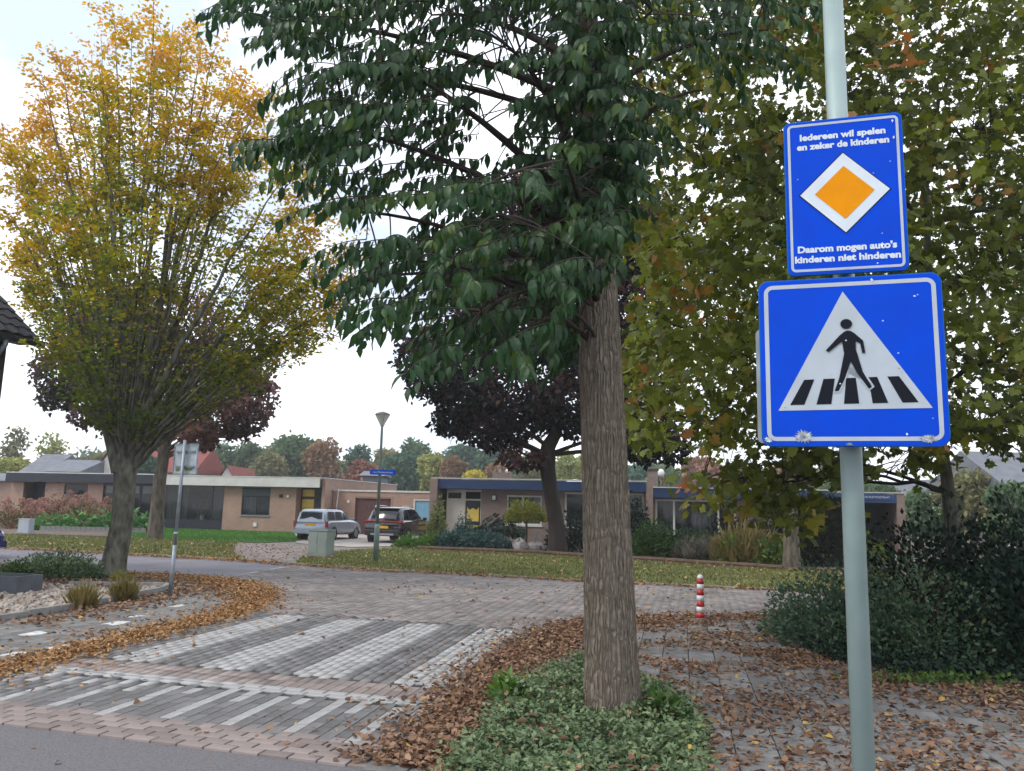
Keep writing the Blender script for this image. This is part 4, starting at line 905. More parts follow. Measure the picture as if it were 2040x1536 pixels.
gable_house('far_house', 'long red tiled roof seen past the copper maple trunk', 262, 378, 81, 4.6, 7.4, 'render_white', 'roof_red', 0, 9, False)
gable_house('far_house', 'small white gable with red roof just above the white roof edge', 425, 470, 84, 3.2, 5.4, 'render_white', 'roof_red', 0, 8)
gable_house('far_house', 'low red brown roof peeping out beside the white gable', 372, 424, 86, 3.6, 5.4, 'render_white', 'roof_red', 0, 8, False)
gable_house('far_house', 'grey tiled hipped roof behind the pink hydrangeas', 36, 82, 76, 4.0, 6.0, 'render_white', 'roof_grey', 0, 8, False)
gable_house('far_house', 'grey roofed house with dark dormer left of the white gable', 84, 150, 74, 4.2, 5.4, 'render_white', 'roof_grey', 0, 8, False)
gable_house('far_house', 'brick house left of the black edged bungalow, cut by the edge', -90, 20, 62, 3.0, 3.6, 'wallA', 'roof_grey', 0, 8, False)
gable_house('far_house', 'grey roofed house glimpsed above the right hedge', 1838, 1880, 70, 3.6, 5.0, 'render_white', 'roof_grey', 0, 8)
gable_house('far_house', 'pale house with brown roof at the far right edge', 2015, 2130, 42, 3.4, 5.6, 'render_white', 'roof_grey', 0, 8, False)
gable_house('far_house', 'grey flat dormer box behind the brick garage', 720, 758, 74, 4.5, 4.9, 'roof_grey', 'roof_grey', 0, 4, False, False)

# ------------------------------------------------------------------ cars
def car(name, label, rear, yaw, paint, st, cab, wheels, wr, spec):
    """st: body stations (x from the rear, half width, bottom, shoulder height, top height); cab: (x, shoulder half width, roof half width, shoulder z, roof z)"""
    t_ = thing(name, label, 'car', (rear[0], rear[1], .03), yaw)
    V, F = [], []; k = 12
    for x, w, zb, zs, zt in st:
        half = [(0, zb), (w * .80, zb), (w * .97, zb + .10), (w, zb + .5 * (zs - zb)), (w * .985, zs), (w * .86, zt), (0, zt + .015)]
        V += [(x, y, z) for y, z in half] + [(x, -y, z) for y, z in half[-2:0:-1]]
    n = len(st)
    for i in range(n - 1):
        for j in range(k): F.append((i * k + j, i * k + (j + 1) % k, (i + 1) * k + (j + 1) % k, (i + 1) * k + j))
    F += [tuple(range(k - 1, -1, -1)), tuple(range((n - 1) * k, n * k))]
    MB().add(V, F).build('body', paint, t_, smooth=True, bevel=.015)
    V, F = [], []; k = 7
    for x, ws, wr_, zs, zr in cab:
        half = [(ws, zs), (wr_ + .03, zr - .10), (wr_ - .06, zr - .02)]
        V += [(x, y, z) for y, z in half] + [(x, 0, zr)] + [(x, -y, z) for y, z in half[::-1]]
    n = len(cab)
    for i in range(n - 1):
        for j in range(k - 1): F.append((i * k + j, i * k + j + 1, (i + 1) * k + j + 1, (i + 1) * k + j))
    F += [tuple(range(k - 1, -1, -1)), tuple(range((n - 1) * k, n * k))]
    MB().add(V, F).build('cabin', paint, t_, smooth=True, bevel=.01)
    for x in wheels:
        for s_ in (1, -1):
            w_ = [s[1] for s in st if s[0] >= x][0]
            MB().tube([(x, s_ * (w_ - .26), wr), (x, s_ * (w_ + .004), wr)], wr + .055, 20).build('wheel_arch', 'plastic', t_)
            wh = MB().tube([(x, s_ * (w_ - .22), wr), (x, s_ * (w_ + .012), wr)], wr, 22).build('wheel', 'rubber', t_, bevel=.02)
            MB().tube([(x, s_ * (w_ + .013), wr), (x, s_ * (w_ + .018), wr)], wr * .66, 18).build('rim', 'rim', wh)
            for a in range(5):
                an = a * 2 * math.pi / 5; MB().box(-.012, .012, -.003, .003, wr * .12, wr * .60).build('spoke', 'plastic', wh).matrix_local = Matrix.Translation((x, s_ * (w_ + .0215), wr)) @ Matrix.Rotation(an, 4, 'Y')
    spec(t_)
    return t_
def quad(parent, name, pts, material): return MB().add(pts, [tuple(range(len(pts)))]).build(name, material, parent)
def both(parent, name, pts, material):
    quad(parent, name, pts, material); quad(parent, name, [(x, -y, z) for x, y, z in pts][::-1], material)
YAW = math.radians(90 - 13)
silver = [(0, .74, .38, .66, .70), (.06, .82, .34, .78, .84), (.5, .85, .26, .86, .93), (2.2, .86, .24, .86, .94), (3.0, .855, .24, .84, .93), (3.7, .83, .26, .76, .85), (4.1, .76, .32, .66, .73), (4.25, .64, .38, .58, .64)]
sil_cab = [(.03, .72, .55, .84, .98), (.16, .74, .62, .86, 1.36), (.45, .76, .63, .88, 1.45), (1.6, .77, .64, .90, 1.46), (2.2, .76, .62, .90, 1.41), (2.55, .75, .60, .91, 1.28), (3.25, .70, .50, .86, .93)]
def sil(t_, pm_='car_silver'):
    quad(t_, 'rear_window', [(.035, .58, .98), (.13, .52, 1.30), (.13, -.52, 1.30), (.035, -.58, .98)], 'car_glass')
    for a, b in ((.32, 1.02), (1.10, 1.85), (1.93, 2.75)):
        zt = [1.34, 1.34] if b < 2.6 else [1.34, 1.10]
        both(t_, 'side_window', [(a, .790, .96), (b, .790, .96), (b - (.18 if b > 2.6 else .02), .688 if b < 2.6 else .745, zt[1]), (a + .05, .688, zt[0])], 'car_glass')
    quad(t_, 'windscreen', [(2.62, .54, 1.30), (3.22, .60, .96), (3.22, -.60, .96), (2.62, -.54, 1.30)], 'car_glass')
    for s_ in (1, -1):
        MB().box(-.012, .14, s_ * .80 - .055, s_ * .80 + .055, .62, .90).build('tail_light', 'tail', t_, bevel=.01)
        MB().box(2.62, 2.74, s_ * .92 - .08, s_ * .92 + .08, .92, 1.03).build('mirror', pm_, t_, bevel=.02)
        MB().tube([(.4, s_ * .62, 1.455), (.5, s_ * .62, 1.50), (1.9, s_ * .62, 1.50), (2.0, s_ * .61, 1.45)], .014, 6).build('roof_rail', 'plastic', t_)
        for hx_ in (1.30, 2.15): MB().box(hx_, hx_ + .18, s_ * .868 - .01, s_ * .868 + .01, .76, .79).build('door_handle', pm_, t_)
    MB().box(-.06, .10, -.80, .80, .30, .52).build('bumper', pm_, t_, bevel=.03)
    MB().box(-.016, .0, -.26, .26, .68, .79).build('number_plate', 'plate', t_)
    MB().box(4.18, 4.30, -.72, .72, .26, .46).build('bumper', pm_, t_, bevel=.03)
car('estate_car', 'silver estate car parked on the driveway behind the grey cabinet', (-9.26, 38.05), YAW, 'car_silver', silver, sil_cab, (.78, 3.38), .30, sil)
suv = [(0, .80, .50, .72, .82), (.05, .89, .40, .88, .98), (.5, .92, .30, .96, 1.05), (2.4, .93, .28, .98, 1.07), (3.2, .925, .28, .98, 1.06), (3.9, .90, .30, .92, 1.0), (4.3, .84, .36, .82, .90), (4.48, .70, .45, .68, .76)]
suv_cab = [(.06, .80, .62, .95, 1.12), (.30, .82, .66, .98, 1.50), (.62, .83, .68, 1.0, 1.62), (1.7, .84, .69, 1.02, 1.645), (2.3, .83, .67, 1.02, 1.60), (2.75, .81, .64, 1.02, 1.42), (3.45, .76, .56, .98, 1.06)]
def suvs(t_):
    quad(t_, 'rear_window', [(.08, .62, 1.10), (.245, .57, 1.44), (.245, -.57, 1.44), (.08, -.62, 1.10)], 'car_glass')
    MB().box(.20, .55, -.62, .62, 1.545, 1.585).build('spoiler', 'car_dark', t_, bevel=.01)
    for a, b in ((.95, 1.75), (1.85, 2.85)):
        both(t_, 'side_window', [(a, .852, 1.09), (b, .852, 1.09), (b - (.42 if b > 2.6 else .02), .745, 1.47 if b < 2.6 else 1.40), (a + .08, .745, 1.49)], 'car_glass')
    quad(t_, 'windscreen', [(2.80, .60, 1.42), (3.42, .66, 1.09), (3.42, -.66, 1.09), (2.80, -.60, 1.42)], 'car_glass')
    MB().box(-.02, .06, -.86, .86, .945, 1.005).build('light_bar', 'tail', t_, bevel=.008)
    for s_ in (1, -1):
        MB().box(-.012, .22, s_ * .82 - .09, s_ * .82 + .09, .90, 1.02).build('tail_light', 'tail', t_, bevel=.01)
        MB().box(2.85, 2.98, s_ * 1.0 - .09, s_ * 1.0 + .09, 1.03, 1.16).build('mirror', 'car_dark', t_, bevel=.02)
        MB().tube([(.6, s_ * .66, 1.62), (.7, s_ * .66, 1.68), (2.0, s_ * .66, 1.68), (2.15, s_ * .65, 1.60)], .016, 6).build('roof_rail', 'chrome', t_)
        for hx_ in (1.45, 2.35): MB().box(hx_, hx_ + .20, s_ * .937 - .012, s_ * .937 + .012, .86, .90).build('door_handle', 'chrome', t_)
    MB().box(-.05, .12, -.86, .86, .34, .58).build('bumper', 'plastic', t_, bevel=.03); MB().box(-.07, -.0505, -.55, .55, .36, .44).build('skid_plate', 'rim', t_)
    MB().box(-.062, -.0505, -.84, .84, .56, .585).build('bumper_trim', 'chrome', t_)
    MB().box(-.03, .0, -.27, .27, .66, .77).build('number_plate', 'plate', t_); MB().box(-.03, -.0, -.05, .05, .86, .90).build('badge', 'chrome', t_)
car('suv', 'dark suv with a red light bar parked beside the low green shrubs', (-5.72, 37.1), YAW, 'car_dark', suv, suv_cab, (.85, 3.55), .34, suvs)
def blu(t_):
    sil(t_, 'car_blue')
    for s_ in (1, -1): MB().box(4.05, 4.20, s_ * .56 - .12, s_ * .56 + .12, .55, .66).build('headlight', 'lamp_glass', t_, bevel=.02)
p = G(11, 1118)
car('parked_car', 'blue car whose nose just shows at the left edge of the street', (p[0] - 5.02, p[1] + 1.7), math.radians(-17), 'car_blue', silver, sil_cab, (.78, 3.38), .30, blu)

# ------------------------------------------------------------------ trees
def limb_mesh(name, limbs, material, parent, n=6, smooth=True):
    m_ = MB()
    for path, rad in limbs: m_.tube(path, rad, n if rad[0] > .03 else max(3, n - 2), cap=False)
    return m_.build(name, material, parent, world=True, smooth=smooth)
def taper(r0, r1, k, p=1.0): return [r0 + (r1 - r0) * (i / (k - 1)) ** p for i in range(k)]
def spread_rnd(P, s, base, amp, jit): return np.clip(base + amp * wob(P, s) + rng.normal(size=len(P)) * jit, 0, 1)

# 1. the near tree -----------------------------------------------------------
tb = G(1222, 1436); TX, TY = tb[0], tb[1]
near_tree = thing('street_tree', 'big near tree with ridged grey brown trunk and drooping dark green leaves', 'tree', (TX, TY, 0))
def trunk_c(z):                              # the trunk leans a little as in the photograph
    q0, q1 = W(1222, 1436, TY), W(1193, 560, TY); k = (z - q0[2]) / (q1[2] - q0[2])
    x = TX + (q1[0] - q0[0]) * min(k, 2.2); return np.array([x, TY + .03 * z, z])
NR, NA = 240, 120
zs_ = np.linspace(-.1, 6.6, NR); th = np.linspace(0, 2 * np.pi, NA, endpoint=False)
ZZ, AA = np.meshgrid(zs_, th, indexing='ij')
base_r = np.interp(zs_, [-.1, .0, .12, .5, 1.5, 3.0, 4.2, 6.6], [.31, .262, .232, .212, .196, .178, .155, .085])[:, None]
ph = 2.2 * np.sin(ZZ * 1.7 + 1.3 * np.sin(AA * 2)) * .12 + .10 * np.sin(ZZ * 7.1 + AA * 3) + .05 * np.sin(ZZ * 17 + 5 * AA)
ridge = np.abs(np.sin((AA + ph * .55) * 11)) ** .6 * .5 + np.abs(np.sin((AA - ph * .4) * 17.0 + ZZ * .9)) ** .7 * .35
crack = .25 * np.sin(ZZ * 23 + 9 * np.sin(AA * 5)) * np.sin(AA * 19 + 3 * np.sin(ZZ * 3.1))
lump = .035 * np.sin(AA * 2 + .8) + .03 * np.sin(AA * 3 + ZZ * .7) + .10 * np.exp(-((ZZ - 2.95) / .16) ** 2) * np.exp(-((np.cos(AA + 2.4) - 1) / .35) ** 2)
flare = .25 * np.clip(.5 - ZZ, 0, 1) ** 2 * np.sin(AA * 5 + .6)
RR = base_r * (1 + lump + flare) + .021 * (ridge - .45) + .006 * crack
for (za, aa, hh) in ((1.02, -1.75, .035), (1.02, -1.9, -.04), (2.35, -1.5, .015)):
    RR += hh * .5 * np.exp(-((ZZ - za) / .05) ** 2 - ((np.angle(np.exp(1j * (AA - aa)))) / .22) ** 2)
cx = np.array([trunk_c(z) for z in zs_])
V = np.stack([cx[:, 0][:, None] + RR * np.cos(AA), cx[:, 1][:, None] + RR * np.sin(AA), ZZ], 2).reshape(-1, 3)
idx = np.arange(NR * NA).reshape(NR, NA); i0, i1 = idx[:-1], idx[1:]
F = np.stack([i0, np.roll(i0, -1, 1), np.roll(i1, -1, 1), i1], 2).reshape(-1, 4)
np_mesh('trunk', V, F, 'bark', near_tree, smooth=True)
crown_px = [(452, -260), (455, 15), (520, 62), (575, 85), (590, 190), (612, 240), (500, 262), (560, 325), (632, 372), (640, 470), (690, 545), (742, 668), (800, 628), (832, 700), (900, 735), (960, 735), (1060, 722), (1140, 745), (1160, 600), (1235, 480), (1248, 330), (1330, 275), (1480, 250), (1530, 150), (1600, 120), (1620, -260)]
gaps = [(720, 55, 24), (905, 30, 22), (650, 330, 16), (800, 330, 32), (690, 455, 26), (975, 255, 55), (1010, 160, 32), (865, 395, 30), (760, 440, 26), (860, 200, 18), (1300, 60, 26), (1420, 190, 24), (700, 170, 14), (600, 90, 16), (1020, 60, 24), (940, 310, 26), (1000, 320, 26), (930, 110, 18), (820, 80, 16), (1180, 40, 20)]
twigs, leafP, leafD, leafS, leafR = [], [], [], [], []
limbs = []
seeds = np.vstack([sample_poly(crown_px, 1020), sample_poly([(1120, -100), (1265, -100), (1255, 430), (1235, 520), (1150, 600), (1110, 560)], 150)])
for si_, (sx_, sy_) in enumerate(seeds):
    if any(math.hypot(sx_ - g_[0], sy_ - g_[1]) < g_[2] + 14 for g_ in gaps): continue
    right_side = sx_ > 1240 and si_ < 1020
    if right_side and random.random() < .5: continue
    # depth: branches swing towards the viewer low down in the middle, further out higher up
    ymin = 4.7 if (sy_ > 350 and 760 < sx_ < 1160) else 5.4
    Y = random.uniform(ymin, 8.8) if not right_side else random.uniform(6.2, 8.8)
    if si_ >= 1020: Y = random.uniform(5.5, 6.55)
    c = W(sx_, sy_, Y)
    hub = trunk_c(max(2.7, min(6.2, c[2] - .35 + .10 * math.hypot(c[0] - TX, c[1] - TY))))
    out = c - hub; out[2] = 0; ln = np.linalg.norm(out)
    out = out / max(ln, .05)
    side = np.array([-out[1], out[0], 0]) * random.uniform(-.8, .8)
    d = out + side; d /= np.linalg.norm(d); L = random.uniform(.42, .78)
    a = c - d * L * .5 + np.array([0, 0, .12]); b = c + d * L * .5 + np.array([0, 0, -.10 - .12 * random.random()]); mid = (a + b) / 2 + np.array([0, 0, .10])
    path = bez(a, mid, b, 7); twigs.append((path, taper(.007, .002, 7)))
    k = random.randint(15, 22)
    t = (np.arange(k) + rng.uniform(.1, .9, k)) / k; pos = np.stack([np.interp(t, np.linspace(0, 1, 7), path[:, q]) for q in range(3)], 1)
    sgn = np.where(np.arange(k) % 2, 1.0, -1.0); perp = np.array([-d[1], d[0], 0])
    dirs = perp[None] * (sgn * rng.uniform(.25, .8, k))[:, None] + d[None] * rng.uniform(.0, .6, k)[:, None] + np.array([0, 0, -1.0])[None] * rng.uniform(.9, 2.2, k)[:, None] + rng.normal(size=(k, 3)) * .22
    leafP.append(pos); leafD.append(dirs); leafS.append(rng.uniform(.085, .15, k)); leafR.append(np.clip(rng.normal(.42, .16, k) + (random.random() < .12) * .35, 0, 1))
    limbs.append((a, hub))
lp_, ld_, ls_, lr_ = np.vstack(leafP), np.vstack(leafD), np.hstack(leafS), np.hstack(leafR)
# main limbs: bundle the twigs by direction and height
starts = np.array([l[0] for l in limbs]); br = []
for (axx, ayy, azz, r0) in [(642, 250, 6.4, .05), (560, 40, 7.4, .05), (760, 120, 5.6, .055), (830, 520, 5.6, .03), (960, 620, 5.3, .022), (900, 330, 6.2, .05), (1010, 90, 6.0, .055), (720, 560, 6.2, .03), (1080, 640, 5.6, .02), (1400, 180, 7.2, .05), (1530, 60, 7.5, .045), (1120, 300, 5.2, .045), (690, 420, 6.8, .04), (1300, 20, 6.6, .05), (860, 30, 7.9, .05), (1000, 430, 5.0, .04), (640, 150, 8.0, .045)]:
    c = W(axx, ayy, azz); hb0 = trunk_c(max(3.1 + .5 * random.random(), min(6.3, c[2] * .86 - .1)))
    m0 = hb0 * .45 + c * .55 + np.array([0, 0, .35]); pth = bez(hb0, m0, c, 12); br.append((pth, taper(r0, .010, 12, .8)))
bpts = np.vstack([b[0][2:] for b in br]); bn_ = np.zeros(len(bpts))
for a, hub in limbs:
    jq_ = np.argmin(np.linalg.norm(bpts - a, axis=1) + .6 * np.abs(bpts[:, 2] - a[2]) + .12 * bn_); q = bpts[jq_]
    if np.linalg.norm(q - a) < .8 and bn_[jq_] < 5:
        bn_[jq_] += 1; twigs.append((bez(q, (q + a) / 2 + np.array([0, 0, .06]), a, 5), taper(.009, .006, 5)))
limb_mesh('branchwork', br, 'bark_dark', near_tree, 8); limb_mesh('twigwork', twigs, 'bark_dark', near_tree, 5)
BB = basis(ld_, rand_dirs(len(lp_)) * .7 + np.array([0, -.5, .6]))
dist = np.linalg.norm(lp_ - np.array([0, 0, EYE]), axis=1)
ux = lp_[:, 0] / lp_[:, 1]; inframe = (lp_[:, 2] < EYE + lp_[:, 1] * .63)
o_ = np.argsort(dist + np.where(inframe, 0, 50) + rng.uniform(0, .4, len(dist)))
big = o_[:300]; rest = o_[300:]
V, F, r = scatter(T_OVATE, lp_[rest], BB[rest], ls_[rest], lr_[rest])
np_mesh('crown', V, F, 'lf_near', near_tree, r)['kind'] = 'stuff'
lmesh = []
for r_ in (.15, .3, .42, .52, .65, .9):
    me = bpy.data.meshes.new('leaf'); me.from_pydata(T_OVATE[0].tolist(), [], T_OVATE[1].tolist()); a_ = me.attributes.new('rnd', 'FLOAT', 'FACE'); a_.data.foreach_set('value', np.full(len(T_OVATE[1]), r_, np.float32)); me.materials.append(M['lf_near']); lmesh.append(me)
base_loc = np.array([TX, TY, 0])
for i in big:
    o = link('leaf', lmesh[int(np.clip(lr_[i] * 6, 0, 5))], near_tree)
    mm = Matrix(BB[i].tolist()).to_4x4() @ Matrix.Scale(float(ls_[i]), 4); mm.translation = Vector((lp_[i] - base_loc).tolist()); o.matrix_local = mm

# 2. yellow fan shaped tree ----------------------------------------------------
p = G(222, 1150); YX, YY = p[0], p[1]
yt = thing('street_tree', 'tall fan shaped tree turning yellow at the left corner', 'tree', (YX, YY, 0))
fork = W(252, 905, YY)
trunk_path = [np.array([YX, YY, -.05]), np.array([YX + .02, YY, .25]), np.array([YX + .10, YY, 1.0]), (np.array([YX, YY, 0]) + fork) / 2 + np.array([.08, 0, 0]), fork]
m_ = MB(); tp_ = [trunk_path[0] * (1 - 0) + 0 for _ in range(0)]
P_ = np.vstack([trunk_path]); tt = np.linspace(0, 1, 26); cum = np.array([0, .10, .33, .62, 1.0]); pp = np.stack([np.interp(tt, cum, P_[:, q]) for q in range(3)], 1)
rr = np.interp(tt, [0, .05, .15, .5, .85, 1], [.40, .30, .255, .225, .235, .27])
m_.tube(pp, list(rr), 22, cap=False); m_.build('trunk', 'bark_grey', yt, world=True, smooth=True)
out_px = [(118, 745), (90, 690), (120, 660), (50, 600), (30, 540), (25, 470), (12, 420), (30, 350), (0, 300), (8, 250), (60, 250), (82, 205), (75, 135), (110, 105), (150, 110), (185, 150), (198, 60), (225, 20), (262, 18), (305, 2), (345, 40), (372, 38), (405, 70), (430, 90), (470, 125), (495, 140), (530, 165), (545, 230), (590, 320), (640, 330), (650, 420), (700, 500), (735, 560), (690, 610), (640, 650), (625, 700), (560, 715), (470, 740), (380, 790), (300, 830), (260, 800), (190, 830), (150, 800)]
limbs, lP, lT = [], [], []
centre = np.array([330., 480.])
def fan_limb(tx, ty, dy, r0, lvl):
    c = W(tx, ty, YY + dy); a = fork + np.array([random.uniform(-.16, .16), random.uniform(-.16, .16), random.uniform(-.5, .15)])
    h = c[2] - a[2]; m0 = a + (c - a) * np.array([.42, .42, .25]) + np.array([0, 0, .26 * abs(h)])
    n_ = 16; pth = bez(a, m0, c, n_); pth[1:-1] += rng.normal(size=(n_ - 2, 3)) * .03
    limbs.append((pth, taper(r0, .006, n_, .75))); return pth
main = []
edge = np.array(out_px, float)
for i in range(0, len(edge)):
    t_ = edge[i] + (centre - edge[i]) * .02
    main.append(fan_limb(t_[0], t_[1], random.uniform(-2.2, 2.2), random.choice([.035, .04, .05, .10, .12]), 0))
for (qx, qy) in [(712, 590), (690, 560), (660, 640), (640, 610), (610, 690), (560, 660), (690, 500), (640, 540), (655, 450), (600, 600), (50, 560), (35, 500), (70, 630), (110, 700), (60, 430), (560, 560), (520, 690)]:
    main.append(fan_limb(qx, qy, random.uniform(-1.8, 1.8), random.uniform(.03, .05), 0))
for q in sample_poly(out_px, 62):
    if q[1] > 640: continue
    main.append(fan_limb(q[0], q[1] * .9, random.uniform(-3.4, 3.4), random.uniform(.02, .05), 0))
for pth in main:                              # side twigs, then sprays of leaves
    n_ = len(pth)
    for k in range(33):
        s_ = .20 + .80 * random.random() ** .55; f_ = s_ * (n_ - 1); i = min(int(f_), n_ - 2); a = pth[i] + (pth[i + 1] - pth[i]) * (f_ - i)
        dirv = rng.normal(size=3) * [1, 1, .35] + np.array([0, 0, .55]) + (a - fork) * [.12, .12, .0]
        L = random.uniform(.25, .75); b = a + dirv / np.linalg.norm(dirv) * L
        if k < 12: limbs.append((np.array([a, (a + b) / 2 + [0, 0, .03], b]), [.008, .006, .003]))
        nl = random.randint(18, 30); t_ = rng.uniform(.1, 1.1, nl)[:, None]
        lP.append(a + (b - a) * t_ + rng.normal(size=(nl, 3)) * [.10, .10, .045]); lT.append(np.full(nl, random.gauss(0, .10)))
limb_mesh('branchwork', limbs, 'bark_grey', yt, 6)
lP = np.vstack(lP); lT = np.hstack(lT)
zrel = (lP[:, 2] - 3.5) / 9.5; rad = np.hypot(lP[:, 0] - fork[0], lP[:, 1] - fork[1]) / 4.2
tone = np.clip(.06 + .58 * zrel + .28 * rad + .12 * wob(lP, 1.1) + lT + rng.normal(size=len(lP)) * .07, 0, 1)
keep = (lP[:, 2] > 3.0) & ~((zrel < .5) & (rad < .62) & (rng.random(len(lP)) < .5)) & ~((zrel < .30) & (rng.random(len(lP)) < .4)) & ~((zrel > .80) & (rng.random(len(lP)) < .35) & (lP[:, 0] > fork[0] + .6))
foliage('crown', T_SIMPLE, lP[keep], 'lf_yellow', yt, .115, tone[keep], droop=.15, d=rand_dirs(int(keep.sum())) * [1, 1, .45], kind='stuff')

# clump trees -------------------------------------------------------------------
def clump_tree(name, label, base, trunk_pts, trunk_r, clumps, n_leaf, T, lmat, bark, size, tone=(.45, .25, .15), droop=.2, group=None, shell=.55, tone_up=0.0, twig=3, grow=1.0, holes=-.55):
    t_ = thing(name, label, 'tree', (base[0], base[1], 0), 0, group)
    TPs = np.array(trunk_pts); k = len(TPs); tt = np.linspace(0, 1, 6 * k); src = np.linspace(0, 1, k)
    pp = np.stack([np.interp(tt, src, TPs[:, q]) for q in range(3)], 1); rr_ = np.interp(tt, np.linspace(0, 1, len(trunk_r)), trunk_r)
    MB().tube(pp, list(rr_), 14, cap=False).build('trunk', bark, t_, world=True, smooth=True)
    lim, LP, LT = [], [], []; vol = np.array([c[3] * c[4] * c[5] for c in clumps]) ** .62; vol = vol / vol.sum()
    for c, v in zip(clumps, vol):
        cc = np.array(c[:3]); rd = np.array(c[3:6]) * grow
        zi = np.clip(cc[2] - .45 * np.hypot(*(cc[:2] - pp[-1, :2])), pp[len(pp) // 2, 2], pp[-1, 2]); a = np.array([np.interp(zi, pp[:, 2], pp[:, q]) for q in range(3)])
        pth = bez(a, a * .5 + cc * .5 + np.array([0, 0, .25 * rd[2]]), cc, 9); r0 = max(.03, float(np.interp(zi, pp[:, 2], rr_)) * .32); lim.append((pth, taper(r0, r0 * .2, 9, .8)))
        for q in range(twig):
            dv = rand_dirs(1)[0] * rd * .85; lim.append((bez(pth[5 + q % 4], (pth[6] + cc + dv) / 2, cc + dv, 6), taper(r0 * .35, .008, 6)))
        n_ = int(n_leaf * v); d = rand_dirs(n_); u = rng.random(n_) ** (1 / 3.0); u = u * (1 - shell) + shell * (u ** .35)
        P0 = cc + d * rd * (u * (1 + .22 * wob(d * 3 + cc, 1.0)))[:, None]
        hole = wob(P0, 2.4 / max(rd.mean(), .3)) < holes
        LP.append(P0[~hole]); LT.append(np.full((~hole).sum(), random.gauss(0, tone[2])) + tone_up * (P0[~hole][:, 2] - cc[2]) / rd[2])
    limb_mesh('branchwork', lim, bark, t_, 6)
    LP = np.vstack(LP); LT = np.hstack(LT)
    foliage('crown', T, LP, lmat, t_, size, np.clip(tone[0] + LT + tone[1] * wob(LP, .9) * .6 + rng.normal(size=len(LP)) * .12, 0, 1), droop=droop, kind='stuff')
    return t_
def wc(x, y, Y, rx, rz, ry=None):             # clump from pixels: centre, half sizes in metres
    c = W(x, y, Y); return (c[0], c[1], c[2], rx, ry or rx, rz)

# 3. copper maple on the left
b = G(308, 1076); Y = b[1]
clump_tree('copper_maple', 'purple leaved maple behind the tall yellow tree', b, [b, W(318, 960, Y), W(330, 880, Y), W(340, 800, Y)], [.34, .27, .25, .23, .18],
           [wc(130, 745, Y, 1.3, .95), wc(170, 690, Y - 1, 1.4, 1.0), wc(115, 790, Y + 1, .8, .6), wc(210, 760, Y, 1.3, 1.0), wc(240, 820, Y - 1, 1.1, .8), wc(460, 760, Y, 1.5, 1.2), wc(510, 790, Y + .5, .9, 1.0), wc(430, 810, Y - 1.5, 1.2, .9), wc(490, 830, Y - .5, .9, .7), wc(390, 860, Y - 1, 1.1, .45), wc(360, 830, Y + 1, 1.3, .8), wc(300, 800, Y, 1.3, 1.1), wc(390, 740, Y + 1, 1.6, 1.2), wc(300, 700, Y + 1, 2.0, 1.4), wc(440, 700, Y + 1, 1.2, .9), wc(330, 640, Y, 2.4, 1.6), wc(180, 830, Y, .8, .5), wc(230, 640, Y, 1.5, 1.1), wc(400, 880, Y, .7, .3), wc(470, 860, Y, .5, .35)],
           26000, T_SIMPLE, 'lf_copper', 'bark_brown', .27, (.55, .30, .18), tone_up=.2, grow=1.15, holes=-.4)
# 4. dark maple in the middle
b = G(1112, 1106); Y = b[1]
cl = [wc(840, 715, Y, .95, .8), wc(870, 760, Y - 1, 1.0, .7), wc(850, 690, Y + 1, .9, .7), wc(930, 790, Y - 1, 1.2, .8), wc(905, 840, Y, .75, .5), wc(960, 850, Y - .5, 1.1, .55), wc(1000, 880, Y + .5, .9, .35), wc(1010, 800, Y, 1.5, 1.0), wc(1060, 820, Y + 1, 1.3, .9), wc(1120, 800, Y - 1, 1.4, .9), wc(1040, 915, Y - 1, .75, .32), wc(1150, 850, Y, .8, .45), wc(930, 700, Y, 1.8, 1.4), wc(1040, 640, Y, 2.2, 1.8), wc(1150, 620, Y + 1, 2.2, 1.8), wc(1260, 640, Y, 1.8, 1.5), wc(1280, 760, Y, 1.3, 1.2), wc(1300, 850, Y - .5, .9, .9), wc(1340, 890, Y - 1, .6, .55), wc(1275, 900, Y, .6, .5), wc(1180, 480, Y, 2.6, 1.8), wc(1040, 460, Y, 2.0, 1.5), wc(950, 560, Y, 1.8, 1.3), wc(1290, 500, Y, 1.6, 1.6), wc(1200, 720, Y + 2, 2.0, 1.4), wc(1110, 380, Y, 2.2, 1.2), wc(1230, 860, Y - 1, .8, .4)]
clump_tree('dark_maple', 'dark purple maple with a knobbly trunk before the brown bungalow', b, [b, W(1108, 1040, Y), W(1098, 985, Y), W(1090, 930, Y), W(1092, 890, Y), W(1110, 860, Y), W(1115, 700, Y), W(1130, 520, Y)], [.40, .31, .29, .30, .32, .26, .2, .14, .08],
           cl, 62000, T_SIMPLE, 'lf_copper_dark', 'bark_dark', .26, (.46, .32, .14), tone_up=.16, shell=.35, grow=1.22, holes=-.28)
